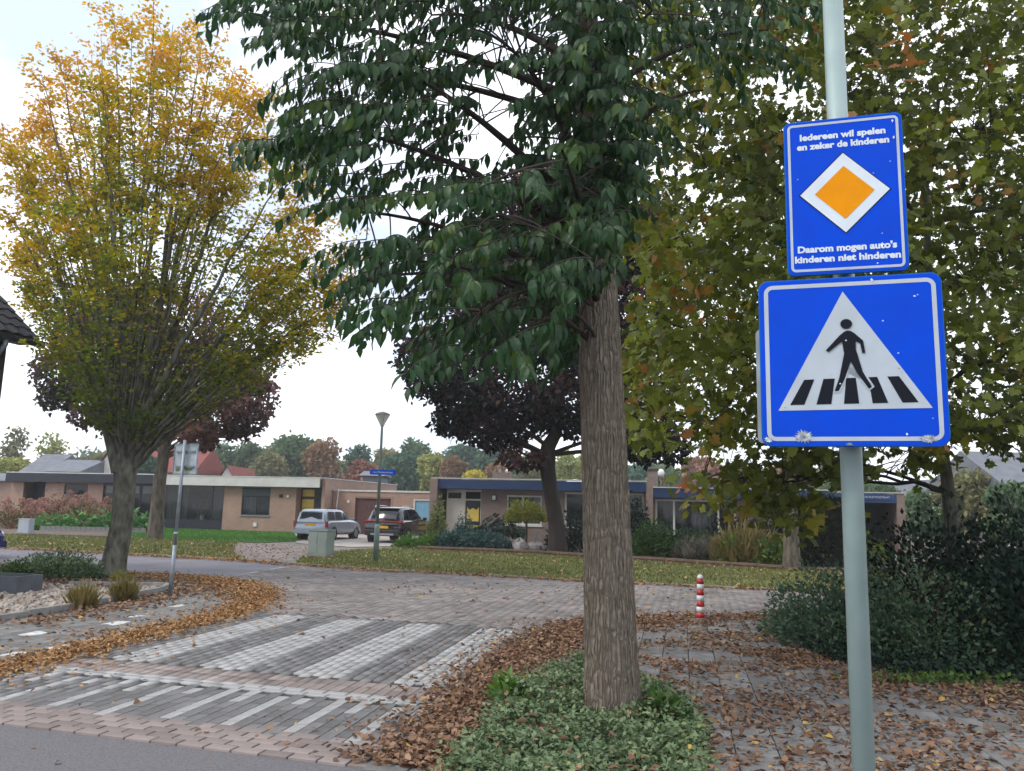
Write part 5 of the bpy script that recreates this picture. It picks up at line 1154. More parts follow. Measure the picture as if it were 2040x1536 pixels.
# 5. maple with green and orange leaves on the right
MY = 12.0; b = W(1893, 1130, MY)
poly = [(1240, 740), (1262, 690), (1248, 640), (1300, 560), (1262, 470), (1250, 380), (1270, 260), (1250, 120), (1270, -60), (1500, -240), (2120, -240), (2260, 300), (2240, 880), (2040, 905), (1960, 880), (1900, 930), (1830, 925), (1790, 900), (1720, 935), (1660, 985), (1650, 1010), (1600, 1060), (1545, 1030), (1490, 1010), (1420, 1000), (1352, 985), (1342, 950), (1400, 945), (1460, 935), (1490, 890), (1425, 905), (1395, 850), (1340, 870), (1290, 900), (1275, 850), (1240, 800)]
gp_ = [(1545, 165, 45), (1600, 210, 40), (1440, 395, 26), (1300, 335, 22), (1290, 390, 22), (1860, 330, 22), (1900, 345, 26), (1940, 230, 20), (1470, 895, 36), (1640, 905, 16), (1760, 905, 24), (1925, 905, 34), (2000, 925, 26), (1490, 480, 12), (1420, 260, 18), (1680, 300, 20), (1950, 420, 22), (2010, 520, 16), (1360, 470, 16), (1330, 200, 18), (1400, 60, 14), (1700, 60, 20), (1800, 130, 18), (1900, 60, 16), (1850, 420, 14)]
mp_t = thing('maple_tree', 'broad maple with green, yellow and orange leaves behind the blue signs', 'tree', (b[0], MY, 0))
top = W(1850, 560, MY)
tpth = np.vstack([[b[0] + .1, MY, -.05], W(1895, 1040, MY), W(1885, 940, MY), W(1872, 860, MY), W(1850, 560, MY), W(1840, 200, MY)])
tt = np.linspace(0, 1, 30); pp = np.stack([np.interp(tt, np.linspace(0, 1, 6), tpth[:, q]) for q in range(3)], 1)
MB().tube(pp, list(np.interp(tt, [0, .1, 1], [.14, .105, .04])), 14, cap=False).build('trunk', 'bark_grey', mp_t, world=True, smooth=True)
hubs = []
lim = []
for (x, y, dY, r0) in [(1250, 255, -1.5, .05), (1400, 250, 1, .045), (1540, 270, -1, .045), (1330, 640, -.5, .05), (1420, 540, 1.5, .05), (1500, 720, -1.5, .04), (1560, 960, -1, .03), (1400, 960, -.5, .03), (1480, 60, 1, .05), (1640, 820, .5, .04), (2100, 520, 0, .06), (2080, 420, 1.5, .06), (2120, 700, -1, .05), (1980, 240, -2, .05), (1760, 200, 2, .05), (1680, 560, 3, .04), (2000, 860, -1, .04), (1750, 900, 1.2, .03), (1930, 60, 1, .05), (1300, 820, .5, .03)]:
    c = W(x, y, MY + dY); zi = np.clip(c[2] - .30 * abs(c[0] - top[0]), 2.1, 7.5); a = np.array([np.interp(zi, pp[:, 2], pp[:, q]) for q in range(3)])
    pth = bez(a, a * .5 + c * .5 + np.array([0, 0, .3]), c, 14); pth[1:-1] += rng.normal(size=(12, 3)) * .03; lim.append((pth, taper(r0, .012, 14, .8))); hubs.append(pth[4:])
hubs = np.vstack(hubs); hub_n = np.zeros(len(hubs)); sd_ = sample_poly(poly, 2500); LP, LD, LT = [], [], []
for x, y in sd_:
    if any(math.hypot(x - g_[0], y - g_[1]) < g_[2] for g_ in gp_): continue
    low = y > 880
    Yd = MY + (random.uniform(-3.2, 3.4) if not low else random.uniform(-2.2, 1.2)); c = W(x, y, Yd)
    hd_ = np.linalg.norm(hubs - c, axis=1) + .25 * hub_n; j_ = np.argmin(hd_); q = hubs[j_]
    if np.linalg.norm(q - c) < 1.3 and hub_n[j_] < 4:
        hub_n[j_] += 1; lim.append((bez(q, (q + c) / 2 + np.array([0, 0, .12]), c, 5), [.010, .008, .006, .004, .003]))
    k = random.randint(9, 14); P0 = c + rng.normal(size=(k, 3)) * [.17, .17, .12]; LP.append(P0)
    dv = c - np.array([top[0], MY, c[2]]); LD.append(rng.normal(size=(k, 3)) * [.7, .7, .25] + dv / max(np.linalg.norm(dv), .1) * .4 + np.array([0, 0, -.55]))
    LT.append(np.full(k, random.gauss(.40, .14) + (.16 if x < 1450 and y > 420 else 0) + (.45 if random.random() < .06 else 0)))
limb_mesh('branchwork', lim, 'bark_dark', mp_t, 6)
LP, LD, LT = np.vstack(LP), np.vstack(LD), np.hstack(LT)
foliage('crown', T_MAPLE, LP, 'lf_maple', mp_t, .145, np.clip(LT + rng.normal(size=len(LT)) * .08, 0, 1), d=LD, kind='stuff')
# 6. farther tree whose trunk stands by the black conifer
b = G(1577, 1133); Y = b[1]
clump_tree('verge_tree', 'grey trunked tree on the verge beside the black conifer', b, [b, W(1575, 1000, Y), W(1572, 800, Y), W(1570, 500, Y)], [.30, .22, .2, .17, .1],
           [wc(1480, 700, Y, 2.2, 1.8), wc(1600, 620, Y, 2.4, 2.0), wc(1700, 720, Y, 2.0, 1.8), wc(1560, 460, Y, 2.6, 2.2), wc(1700, 500, Y, 2.4, 2.0), wc(1450, 520, Y, 2.0, 1.8), wc(1620, 320, Y, 2.4, 1.8), wc(1820, 640, Y, 2.2, 1.8), wc(1900, 480, Y, 2.4, 1.8)],
           9000, T_SIMPLE, 'lf_maple', 'bark_brown', .24, (.25, .2, .08))

MB().tube([W(1090, 935, G(1112, 1106)[1]), W(1076, 918, G(1112, 1106)[1] - .2), W(1074, 912, G(1112, 1106)[1] - .3)], [.22, .20, .17], 10).build('branch_stub', 'bark_dark', bpy.data.objects['dark_maple'], world=True)
# trees far behind the houses -------------------------------------------------------
def far_tree(x, ytop, hw, Y, lmat, label, n=1500, sparse=False, ybot=None):
    top_ = W(x, ytop, Y); w_ = 1.22 * hw * Y / FPX; c = (top_[0], Y); h_ = top_[2]
    cl_ = []; rr_ = random.Random(int(x * 7 + ytop))
    for k in range(9):
        a = rr_.uniform(0, 6.28); q = rr_.uniform(.0, .62); zf = rr_.uniform(.38, .84)
        cl_.append((c[0] + w_ * q * math.cos(a), Y + w_ * .7 * q * math.sin(a), h_ * zf, w_ * rr_.uniform(.32, .5), w_ * rr_.uniform(.32, .5), h_ * rr_.uniform(.14, .2)))
    cl_.append((c[0], Y, h_ * .84, w_ * .45, w_ * .45, h_ * .16))
    return clump_tree('far_tree', label, (c[0], Y), [(c[0], Y, 0), (c[0], Y, h_ * .3), (c[0] + .2, Y, h_ * .75)], [w_ * .09, w_ * .06, w_ * .02], cl_, n, T_SIMPLE, lmat, 'bark_brown', max(.25, .0065 * Y * (hw / 55) ** .5), (.45, .35, .12), group='trees behind the bungalows', shell=.5 if not sparse else .1)
FT = [(404, 893, 36, 100, 'bg_olive', 'olive tree just right of the copper maple crown'), (447, 884, 42, 108, 'bg_green', 'pale green tree left of the rusty tree group'), (498, 884, 44, 112, 'bg_green', 'green tree above the white roof edge'), (540, 898, 42, 104, 'bg_olive', 'low olive tree before the green row'),
      (598, 868, 52, 110, 'bg_green', 'tall round green tree beside the rusty tree'), (650, 876, 50, 100, 'bg_rust', 'rust brown tree above the garage'), (722, 918, 36, 84, 'bg_red', 'red brown shrubby tree behind the street name plate'), (716, 886, 42, 115, 'bg_dark', 'dark green tree behind the red brown one'),
      (775, 893, 46, 112, 'bg_olive', 'brownish tree right of the street lamp'), (805, 900, 55, 106, 'bg_dark', 'broad dark green tree between lamp and dark maple'), (836, 880, 45, 122, 'bg_green', 'taller green tree on the skyline right of the lamp'), (868, 904, 34, 100, 'bg_yellow', 'yellow green tree above the navy roof edge'),
      (905, 912, 40, 98, 'bg_rust', 'orange tinged tree behind the first chimney'), (925, 886, 55, 128, 'bg_dark', 'dark green skyline tree left of the dark maple'), (985, 890, 60, 125, 'bg_dark', 'second dark green skyline tree by the dark maple'), (950, 936, 26, 84, 'bg_gold', 'bright yellow bush behind the navy roof'), (1000, 922, 36, 96, 'bg_rust', 'brown tree left of the dark maple trunk'),
      (1050, 908, 45, 118, 'bg_green', 'green tree behind the dark maple trunk'), (1062, 926, 36, 92, 'bg_olive', 'olive brown tree under the dark maple crown'), (1128, 898, 34, 96, 'bg_yellow', 'yellow green poplar beside the dark maple trunk'), (1168, 902, 34, 98, 'bg_yellow', 'yellow green poplar half hidden by the near trunk'), (1275, 926, 50, 110, 'bg_dark', 'dark tree behind the second chimney'),
      (1330, 935, 40, 104, 'bg_green', 'green tree behind the globe lamp'), (1392, 912, 62, 112, 'bg_red', 'broad mauve brown tree right of the globe lamp'), (1470, 925, 55, 110, 'bg_rust', 'brown tree left of the crossing sign'), (1560, 930, 50, 108, 'bg_rust', 'brown tree below the crossing sign'), (1660, 935, 50, 100, 'bg_olive', 'olive tree behind the signpost'),
      (1750, 958, 46, 60, 'bg_green', 'light green tree over the carport'), (1830, 975, 40, 46, 'bg_green', 'bushy green tree right of the carport'), (1930, 935, 62, 44, 'bg_olive', 'pale olive tree above the right hedge'), (2020, 962, 50, 36, 'bg_green', 'green tree at the right edge above the hedge'),
      (28, 850, 34, 92, 'bg_olive', 'thin pale tree left of the bare topped one'), (100, 860, 42, 96, 'bg_yellow', 'thin yellowish tree above the grey roofs'), (25, 912, 38, 84, 'bg_yellow', 'low yellow green tree at the left edge'), (205, 905, 30, 100, 'bg_olive', 'brownish tree beside the white gable'), (290, 905, 34, 76, 'bg_dark', 'dark bush before the red roof')]
for i, f_ in enumerate(FT): far_tree(*f_, n=1400 if i in (31, 32) else 5200, sparse=i in (31, 32))

wx = rng.uniform(-75, 62, 26000); wt = 9.6 + 1.5 * wob(np.column_stack([wx * .09, wx * 0, wx * 0]), 2.0) + 1.0 * wob(np.column_stack([wx * .35, wx * 0, wx * 0]), 2.0)
wz = wt * rng.random(len(wx)) ** .45; wy = 140 + rng.uniform(-4, 4, len(wx)) - 2.5 * wob(np.column_stack([wx * .4, wz * .5, wx * 0]), 2.0)
V, F, r = scatter(T_SIMPLE, np.column_stack([wx, wy, wz]), basis(rand_dirs(len(wx)), rand_dirs(len(wx))), rng.uniform(.7, 1.2, len(wx)), np.clip(.5 + .4 * wob(np.column_stack([wx * .25, wz * .3, wx * 0]), 2.0) + rng.normal(size=len(wx)) * .12, 0, 1))
tag(np_mesh('woodland', V, F, 'bg_wood', None, r), 'far mixed green and brown wood closing the view', 'woodland', kind='stuff')
# ------------------------------------------------------------------ shrubs and hedges
def shrub(name, label, cat, c, r, n, T, lmat, size, tone=(.45, .2), group=None, bumps=6, droop=0.0, up=.25, dome=True, stem=True, d=None):
    c = np.array(c, float); r = np.array(r, float)
    t_ = thing(name, label, cat, (c[0], c[1], c[2]), 0, group)
    dv = rand_dirs(n); 
    if dome: dv[:, 2] = np.abs(dv[:, 2]) * rng.uniform(.3, 1, n) + .02
    u = 1 - rng.random(n) ** 2.2 * .5
    k = 1 + .16 * wob(dv * bumps * .5 + c, 1.0)
    P0 = c + dv * r * (u * k)[:, None]
    foliage('foliage', T, P0, lmat, t_, size, np.clip(tone[0] + tone[1] * wob(P0, 2.0) + rng.normal(size=n) * .15, 0, 1), droop=droop, up=up, d=dv + rng.normal(size=(n, 3)) * .6 if d is None else d)
    if stem:
        lim_ = []
        for q in range(7):
            v = rand_dirs(1)[0]; v[2] = abs(v[2]) + .3; lim_.append((np.array([c + [0, 0, -.02], c + v * r * .4, c + v * r * .75]), [.02 * r[2] + .006, .012 * r[2] + .004, .004]))
        limb_mesh('stem', lim_, 'bark_dark', t_, 5)
    return t_
# hedge at the right
shrub('hedge_shrub', 'rounded blue green hedge end beside the footpath', 'hedge', (4.55, 11.2, .02), (.95, 1.5, 1.12), 7000, T_SIMPLE, 'lf_hedge_light', .065, (.35, .25))
shrub('hedge_shrub', 'brownish green hedge part just right of the signpost', 'hedge', (5.2, 10.4, .02), (.95, 1.2, 1.25), 6000, T_SIMPLE, 'lf_hedge_light', .065, (.6, .3))
for i, (x, y, rx, ry, rz, lb) in enumerate([(6.2, 11.4, 1.5, 1.4, 2.0, 'dark evergreen shrub behind the signpost'), (7.6, 11.6, 1.5, 1.5, 2.25, 'tall dark evergreen shrub at the right edge'), (6.4, 10.0, 1.1, 1.0, 1.45, 'lower dark shrub before the tall evergreen'), (7.6, 10.2, 1.3, 1.1, 1.9, 'dark shrub with bluish leaves at the right edge'), (9.3, 11.2, 1.6, 1.5, 2.1, 'dark shrub running out of the picture on the right')]):
    shrub('evergreen_shrub', lb, 'shrub', (x, y, .02), (rx, ry, rz), 7500, T_SIMPLE, 'lf_hedge', .10, (.3, .3), 'dark shrubs on the right')
iv = sample_poly(hedge_line[1:6] + [(9, 10), (4.6, 11)], 7000)
V, F, r = scatter(T_SIMPLE, np.column_stack([iv, .03 + .16 * rng.random(7000)]), basis(rand_dirs(7000), rand_dirs(7000) + [0, 0, 1.2]), rng.uniform(.05, .10, 7000), np.clip(rng.normal(.35, .2, 7000), 0, 1))
tag(np_mesh('ivy', V, F, 'lf_hedge', None, r), 'dark ivy creeping out below the right hedge', 'ivy', kind='stuff')
iv = np.vstack([np.array([4.4, 8.62]) + rng.normal(size=(350, 2)) * [.45, .07], np.array([6.4, 8.1]) + rng.normal(size=(900, 2)) * [.7, .10]])
V, F, r = scatter(T_SIMPLE, np.column_stack([iv, .03 + .10 * rng.random(len(iv))]), basis(rand_dirs(len(iv)), rand_dirs(len(iv)) + [0, 0, 1.2]), rng.uniform(.04, .09, len(iv)), rng.random(len(iv)))
tag(np_mesh('weeds', V, F, 'lf_green', None, r), 'bright green weeds along the foot of the right hedge', 'weeds', kind='stuff')
# gardens in front of the bungalows
def at(x, y, z=.05): return G(x, y, z)
c = at(925, 1083); shrub('dwarf_conifer', 'egg shaped blue green conifer before the yellow front door', 'conifer', c, (.60, .6, 1.35), 3200, T_SIMPLE, 'lf_blue', .09, (.4, .2))
c = at(905, 1090); shrub('juniper', 'spreading blue juniper below the egg shaped conifer', 'shrub', c, (1.0, .8, .75), 2600, T_SIMPLE, 'lf_blue', .13, (.35, .2), bumps=9)
c = at(965, 1092); shrub('juniper', 'spreading blue juniper left of the round topped little tree', 'shrub', c, (1.2, .9, .70), 2800, T_SIMPLE, 'lf_blue', .13, (.45, .2), bumps=9)
c = at(993, 1080); shrub('rhododendron', 'dark shrub with big drooping leaves under the white framed window', 'shrub', c + [0, 0, .35], (1.25, .8, 1.15), 480, T_OVATE, 'lf_hedge', .30, (.35, .3), droop=.9, up=0)
c = at(1047, 1092); t_ = shrub('round_top_tree', 'little golden green tree with a round head before the window', 'tree', c + [0, 0, 1.15], (.88, .88, 1.05), 2600, T_SIMPLE, 'lf_gold', .12, (.5, .25), droop=.5, up=0, stem=False)
MB().tube([c, c + np.array([.03, 0, .7]), c + np.array([0, 0, 1.3])], [.06, .05, .045], 10).build('trunk', 'bark_brown', t_, world=True)
c = at(868, 1082); shrub('climber', 'variegated climber growing up the brick pier', 'plant', c + [.05, 0, 0], (.42, .4, 2.1), 1500, T_SIMPLE, 'lf_varieg', .15, (.55, .3))
c = at(818, 1090); shrub('low_shrub', 'low bright green shrub left of its twin by the dark car', 'shrub', c, (.75, .6, .55), 2200, T_SIMPLE, 'lf_bright', .08, (.3, .15))
c = at(855, 1089); shrub('low_shrub', 'low bright green shrub below the variegated climber', 'shrub', c, (.55, .5, .62), 1800, T_SIMPLE, 'lf_bright', .08, (.25, .15))
c = at(1170, 1100); shrub('garden_shrub', 'dark green shrub half hidden behind the near trunk', 'shrub', c, (1.6, 1.1, 1.9), 3200, T_SIMPLE, 'lf_hedge', .15, (.4, .3))
c = at(1225, 1098); shrub('garden_shrub', 'yellowish shrub between the two trunks', 'shrub', c, (.9, .8, 2.4), 2200, T_SIMPLE, 'lf_green', .14, (.5, .3))
c = at(1262, 1100); shrub('garden_shrub', 'tall laurel just right of the near trunk', 'shrub', c, (.9, .8, 2.3), 2600, T_SIMPLE, 'lf_hedge', .17, (.5, .3))
c = at(1302, 1108); shrub('garden_shrub', 'rounded laurel before the brick pier', 'shrub', c, (1.0, .9, 1.35), 3000, T_SIMPLE, 'lf_green', .14, (.15, .2))
c = at(1372, 1100); shrub('garden_shrub', 'broad dark shrub under the big white framed window', 'shrub', c, (1.5, .8, 1.0), 3000, T_SIMPLE, 'lf_green', .13, (.1, .2))
c = at(1372, 1112); shrub('heath_shrub', 'grey heathery shrub left of its larger neighbour', 'shrub', c, (.6, .5, .62), 1400, T_BLADE, 'lf_heath', .3, (.3, .2), up=.8)
c = at(1418, 1116); shrub('heath_shrub', 'grey brown heathery shrub before the white framed window', 'shrub', c, (1.0, .6, .75), 2000, T_BLADE, 'lf_heath', .3, (.45, .25), up=.8)
c = at(1490, 1122); shrub('ornamental_grass', 'pinkish dry grasses before the dark yew', 'grass', c, (1.2, .7, 1.1), 2200, T_BLADE, 'lf_dry', .5, (.4, .25), up=1.4)
c = at(1460, 1122); shrub('leafy_perennial', 'light green upright plant beside the dry grasses', 'plant', c, (.45, .4, 1.05), 600, T_OVATE, 'lf_bright', .16, (.5, .25))
c = at(1545, 1126); shrub('leafy_perennial', 'light green plants beside the grey tree trunk', 'plant', c, (.7, .5, 1.1), 900, T_OVATE, 'lf_green', .16, (.6, .25))
c = at(1510, 1112); shrub('yew', 'rounded black green yew left of the grey tree trunk', 'shrub', c + [0, 1.5, 0], (1.7, 1.2, 2.0), 4500, T_SIMPLE, 'lf_black', .13, (.4, .3))
c = at(1640, 1128); t_ = thing('clipped_conifer', 'tall square clipped black green conifer right of the grey trunk', 'conifer', (c[0], c[1], .03))
n = 9000; Pb = rng.uniform(-1, 1, (n, 3)); ax_ = rng.integers(0, 3, n); Pb[np.arange(n), ax_] = np.sign(Pb[np.arange(n), ax_]) * rng.uniform(.88, 1.0, n)
Pb = Pb * [.85, 1.6, 1.12] + c + [0, 1.2, 1.15]; foliage('foliage', T_SIMPLE, Pb, 'lf_black', t_, .12, rng.random(n), up=.3)
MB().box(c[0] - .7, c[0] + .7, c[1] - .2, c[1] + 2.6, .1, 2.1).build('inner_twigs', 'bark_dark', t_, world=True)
c = at(1690, 1128); shrub('garden_shrub', 'olive green hedge behind the signpost', 'shrub', c + [.2, 1.5, 0], (2.0, 1.2, 1.35), 3000, T_SIMPLE, 'lf_gold', .13, (.05, .15))
c = at(1700, 1090); shrub('garden_shrub', 'bright leafy shrub over the clipped conifer', 'shrub', c + [0, 3, 1.2], (2.6, 1.5, 2.6), 4000, T_SIMPLE, 'lf_bright', .17, (.2, .25))
c = at(1830, 1090); shrub('garden_shrub', 'bright leafy shrub beside the carport pier', 'shrub', c + [.5, 0, .4], (2.2, 1.5, 3.0), 4500, T_SIMPLE, 'lf_bright', .18, (.1, .25))
for i, (x, y, s_) in enumerate([(1035, 1094, (.40, .3, .42)), (1068, 1094, (.55, .35, .30)), (1070, 1091, (.2, .18, .62))]):
    c = at(x, y); r_ = random.Random(i); m_ = MB()
    V = []; F = []; nu, nv = 12, 7
    for a in range(nv + 1):
        for q in range(nu):
            th_, ph_ = 2 * math.pi * q / nu, math.pi / 2 * a / nv; k = 1 + .18 * math.sin(3 * th_ + i * 2) * math.cos(2 * ph_) + r_.uniform(-.06, .06)
            V.append((c[0] + s_[0] * k * math.cos(th_) * math.cos(ph_), c[1] + s_[1] * k * math.sin(th_) * math.cos(ph_), c[2] - .02 + s_[2] * k * math.sin(ph_)))
    F = [(a * nu + q, a * nu + (q + 1) % nu, (a + 1) * nu + (q + 1) % nu, (a + 1) * nu + q) for a in range(nv) for q in range(nu)]
    o = m_.add(V, F).build('boulder', 'stone', None, smooth=False); tag(o, ['pale upright boulder left of the little tree stem', 'flat grey boulder right of the little tree stem', 'small round topped stone behind the flat boulder'][i], 'boulder', 'boulders in the front garden')
t_ = thing('garden_edging', 'low dark timber edging along the conifer garden', 'edging', (*px((960, 1098))[0], .03))
ed = px((832, 1096), (900, 1099), (960, 1101), (1030, 1104), (1095, 1107), (1180, 1113), (1300, 1120), (1400, 1127), (1480, 1132), (1560, 1138))
for a, b_ in zip(ed, ed[1:]): MB().tube([(a[0], a[1], .11), (b_[0], b_[1], .11)], .07, 8).build('log', 'log', t_, world=True)
# left border: hydrangeas, big leaved plants, low wall
hyd = [((20, 1052), (1.5, 1.2, 1.6), 'hydrangea with faded pink heads at the left edge'), ((70, 1050), (1.4, 1.1, 1.25), 'hydrangea with faded pink heads behind the small grey cabinet'), ((115, 1046), (1.7, 1.2, 2.1), 'tallest hydrangea with faded pink heads below the small high window'), ((165, 1048), (1.3, 1.1, 1.75), 'hydrangea with faded pink heads next to the olive shrub'), ((212, 1050), (.7, .7, 1.7), 'hydrangea with faded pink heads just left of the yellow tree trunk')]
fm = bpy.data.meshes.new('flower_head'); dv = rand_dirs(110); V, F, r = scatter(T_SIMPLE, dv * [.13, .13, .11], basis(dv + rng.normal(size=(110, 3)) * .8, dv), rng.uniform(.06, .09, 110), rng.random(110))
fm.from_pydata(V.tolist(), [], F.tolist()); a_ = fm.attributes.new('rnd', 'FLOAT', 'FACE'); a_.data.foreach_set('value', r.astype(np.float32)); fm.materials.append(M['petal'])
for (q, r_, lb) in hyd:
    c = at(*q); t_ = shrub('hydrangea', lb, 'shrub', c, r_, 1500, T_OVATE, 'lf_dry', .15, (.25, .2), 'faded hydrangeas in the border')
    for k in range(22):
        v = rand_dirs(1)[0]; v[2] = abs(v[2]) * .9 + .1; v[1] = -abs(v[1]) * .8 + .2
        o = link('flower_head', fm, t_); o.location = v * np.array(r_) * random.uniform(.92, 1.08); o.scale = [random.uniform(.9, 1.5)] * 3; o.rotation_euler = (random.random() * 3, random.random() * 3, random.random() * 3)
c = at(180, 1052); shrub('garden_shrub', 'olive yellow shrub between hydrangeas and the yellow tree trunk', 'shrub', c + [.3, -.5, 0], (.9, .8, 1.5), 1600, T_SIMPLE, 'lf_dry', .12, (.1, .2))
for i, (x, y, r_) in enumerate([(105, 1056, (1.0, .7, .85)), (155, 1056, (1.1, .7, 1.0)), (205, 1057, (1.0, .7, 1.05)), (255, 1058, (1.0, .7, 1.1)), (290, 1059, (.7, .6, 1.0))]):
    c = at(x, y); shrub('broad_leaf_plant', ['broad leaved plant with yellowing leaves by the small cabinet', 'broad leaved green plant left of centre in the border row', 'broad leaved green plant just left of the yellow tree trunk', 'broad leaved green plant just right of the yellow tree trunk', 'broad leaved plant next to the copper maple trunk'][i], 'plant', c, r_, 240, T_OVATE, 'lf_hosta', .38, (.5, .3), 'broad leaved border plants', droop=.5, up=.2)
t_ = thing('border_wall', 'low grey edging wall before the broad leaved plants', 'wall', (*px((150, 1060))[0], .03))
ew = px((80, 1059.5), (130, 1060.5), (180, 1061.5), (230, 1062.5), (290, 1063.5))
for a, b_ in zip(ew, ew[1:]):
    n_ = 5
    for k in range(n_):
        p0, p1 = np.array(a) + (np.array(b_) - a) * k / n_, np.array(a) + (np.array(b_) - a) * (k + .96) / n_; an = math.atan2(*(p1 - p0)[::-1]); o = MB().box(0, float(np.linalg.norm(p1 - p0)), -.08, .08, 0, .26).build('stone', 'kerb', t_); o.location = (p0[0] - t_.location.x, p0[1] - t_.location.y, 0); o.rotation_euler = (0, 0, an)
# corner garden
for i, (x, y, r_, m2, lb) in enumerate([(85, 1150, (.8, .5, .55), 'lf_cover', 'low grey green shrub left of its neighbour in the corner garden'), (140, 1150, (.75, .5, .55), 'lf_cover', 'low grey green shrub near the yellow tree foot'), (115, 1148, (.8, .5, .62), 'lf_hedge_light', 'dark green low shrub in the middle of the corner garden')]):
    shrub('low_shrub', lb, 'shrub', at(x, y, .02), r_, 1900, T_SIMPLE, m2, .07, (.45, .3))
shrub('low_shrub', 'small leafy bush behind the dark planter', 'shrub', at(28, 1152, .02), (.32, .3, .42), 700, T_SIMPLE, 'lf_green', .07, (.35, .2))
shrub('low_shrub', 'tiny yellow flowered plant by the yellow tree foot', 'shrub', at(240, 1155, .02), (.25, .2, .22), 260, T_SIMPLE, 'lf_gold', .05, (.7, .2))
for i, (x, y) in enumerate([(163, 1211), (246, 1196)]):
    shrub('grass_tuft', ['dry grass tuft on the chippings nearer the kerb stones', 'dry grass tuft on the chippings nearer the leaning post'][i], 'grass', at(x, y, .03), (.17, .17, .22), 420, T_BLADE, 'lf_dry', .24, (.35, .2), up=1.6, stem=False, group='grass tufts on the chippings')
bk = thing('garden_border', 'low stone border curving along the chippings', 'border', (-6.66, 12.4, .0))
P_ = np.asarray(bed_edge[:6]); seg = np.linalg.norm(np.diff(P_, axis=0), axis=1); cum = np.concatenate([[0], np.cumsum(seg)])
q_ = 0.0
while q_ < cum[-1] - .3:
    a = np.array([np.interp(q_, cum, P_[:, k]) for k in (0, 1)]); b_ = np.array([np.interp(q_ + .60, cum, P_[:, k]) for k in (0, 1)]); an = math.atan2(*(b_ - a)[::-1])
    o = MB().box(0, float(np.linalg.norm(b_ - a)) * .97, -.05, .05, 0, .115, .006, .006).build('kerb_stone', 'kerb', bk); o.location = (a[0] + 6.66, a[1] - 12.4, random.uniform(-.01, .01)); o.rotation_euler = (0, 0, an); q_ += .60
q_ = sample_poly(gravel_poly, 9000); q_ = q_[(q_[:, 0] > -11.5)]; n = len(q_)
V, F, r = scatter(T_STONE, np.column_stack([q_, np.full(n, .026)]), basis(np.column_stack([rng.normal(size=(n, 2)), np.zeros(n)]), np.tile([0, 0, 1.0], (n, 1)) + rng.normal(size=(n, 3)) * .2), rng.uniform(.05, .11, (n, 1)) * rng.uniform(.6, 1.2, (n, 3)), rng.random(n))
tag(np_mesh('gravel', V, F, 'gravel', None, r), 'pale stone chippings covering the corner garden bed', 'gravel', kind='stuff')

# ------------------------------------------------------------------ ground cover, grass, fallen leaves
n = 26000; q_ = sample_poly(ivy_bed, n); dtr = np.hypot(q_[:, 0] - TX, q_[:, 1] - TY); q_ = (q_ + rng.normal(size=q_.shape) * .05)[dtr > .24]; n = len(q_)
ed_ = np.min([np.hypot(q_[:, 0] - a[0], q_[:, 1] - a[1]) for a in (np.asarray(ivy_bed)[None].repeat(1, 0)[0])], axis=0)
hgt = (.10 + .10 * np.clip(wob(np.column_stack([q_, q_[:, 0] * 0]), 3.2), -1, 1) + .05) * rng.uniform(.25, 1.0, n)
P0 = np.column_stack([q_, np.clip(hgt, .02, .3) + .01])
V, F, r = scatter(T_SIMPLE, P0, basis(rand_dirs(n) * [1, 1, .5] + [0, 0, .25], rand_dirs(n) * .8 + [0, 0, 1.0]), rng.uniform(.032, .06, n), np.clip(.45 + .18 * wob(P0, 3.0) + rng.normal(size=n) * .18, 0, 1))
gc = tag(np_mesh('ground_cover', V, F, 'lf_cover', None, r), 'low grey green ground cover around the foot of the near tree', 'ground cover', kind='stuff')
shrub('fern_clump', 'bright green fern like clump right of the near trunk', 'plant', (1.27, 6.8, .03), (.20, .2, .20), 260, T_OVATE, 'lf_green', .10, (.3, .2), up=.7, stem=False)
shrub('weed', 'yellow green weed at the left edge of the ground cover', 'plant', (.04, 7.35, .03), (.14, .14, .17), 60, T_OVATE, 'lf_bright', .16, (.5, .2), up=.6, stem=False)
def blades(name, label, poly, n, z, lmat, size):
    q = sample_poly(poly, n); V, F, r = scatter(T_BLADE, np.column_stack([q, np.full(n, z)]), basis(np.column_stack([rng.normal(size=(n, 2)) * .45, np.ones(n)]), rand_dirs(n)), size * rng.uniform(.5, 1.3, n)[:, None] * np.array([[3.0, 1, 1]]), np.clip(.45 + .3 * wob(np.column_stack([q, q[:, 0] * 0]), 1.2) + rng.normal(size=n) * .15, 0, 1))
    return tag(np_mesh(name, V, F, lmat, None, r), label, 'grass', kind='stuff')
blades('grass', 'short olive grass on the right hand verge', verge_right, 42000, .04, 'lf_grass', .07)
blades('grass', 'short olive grass on the verge behind the yellow tree', verge_left, 26000, .04, 'lf_grass', .08)
blades('grass', 'dense bright green lawn grass', lawn_poly, 26000, .048, 'lf_lawn', .06)

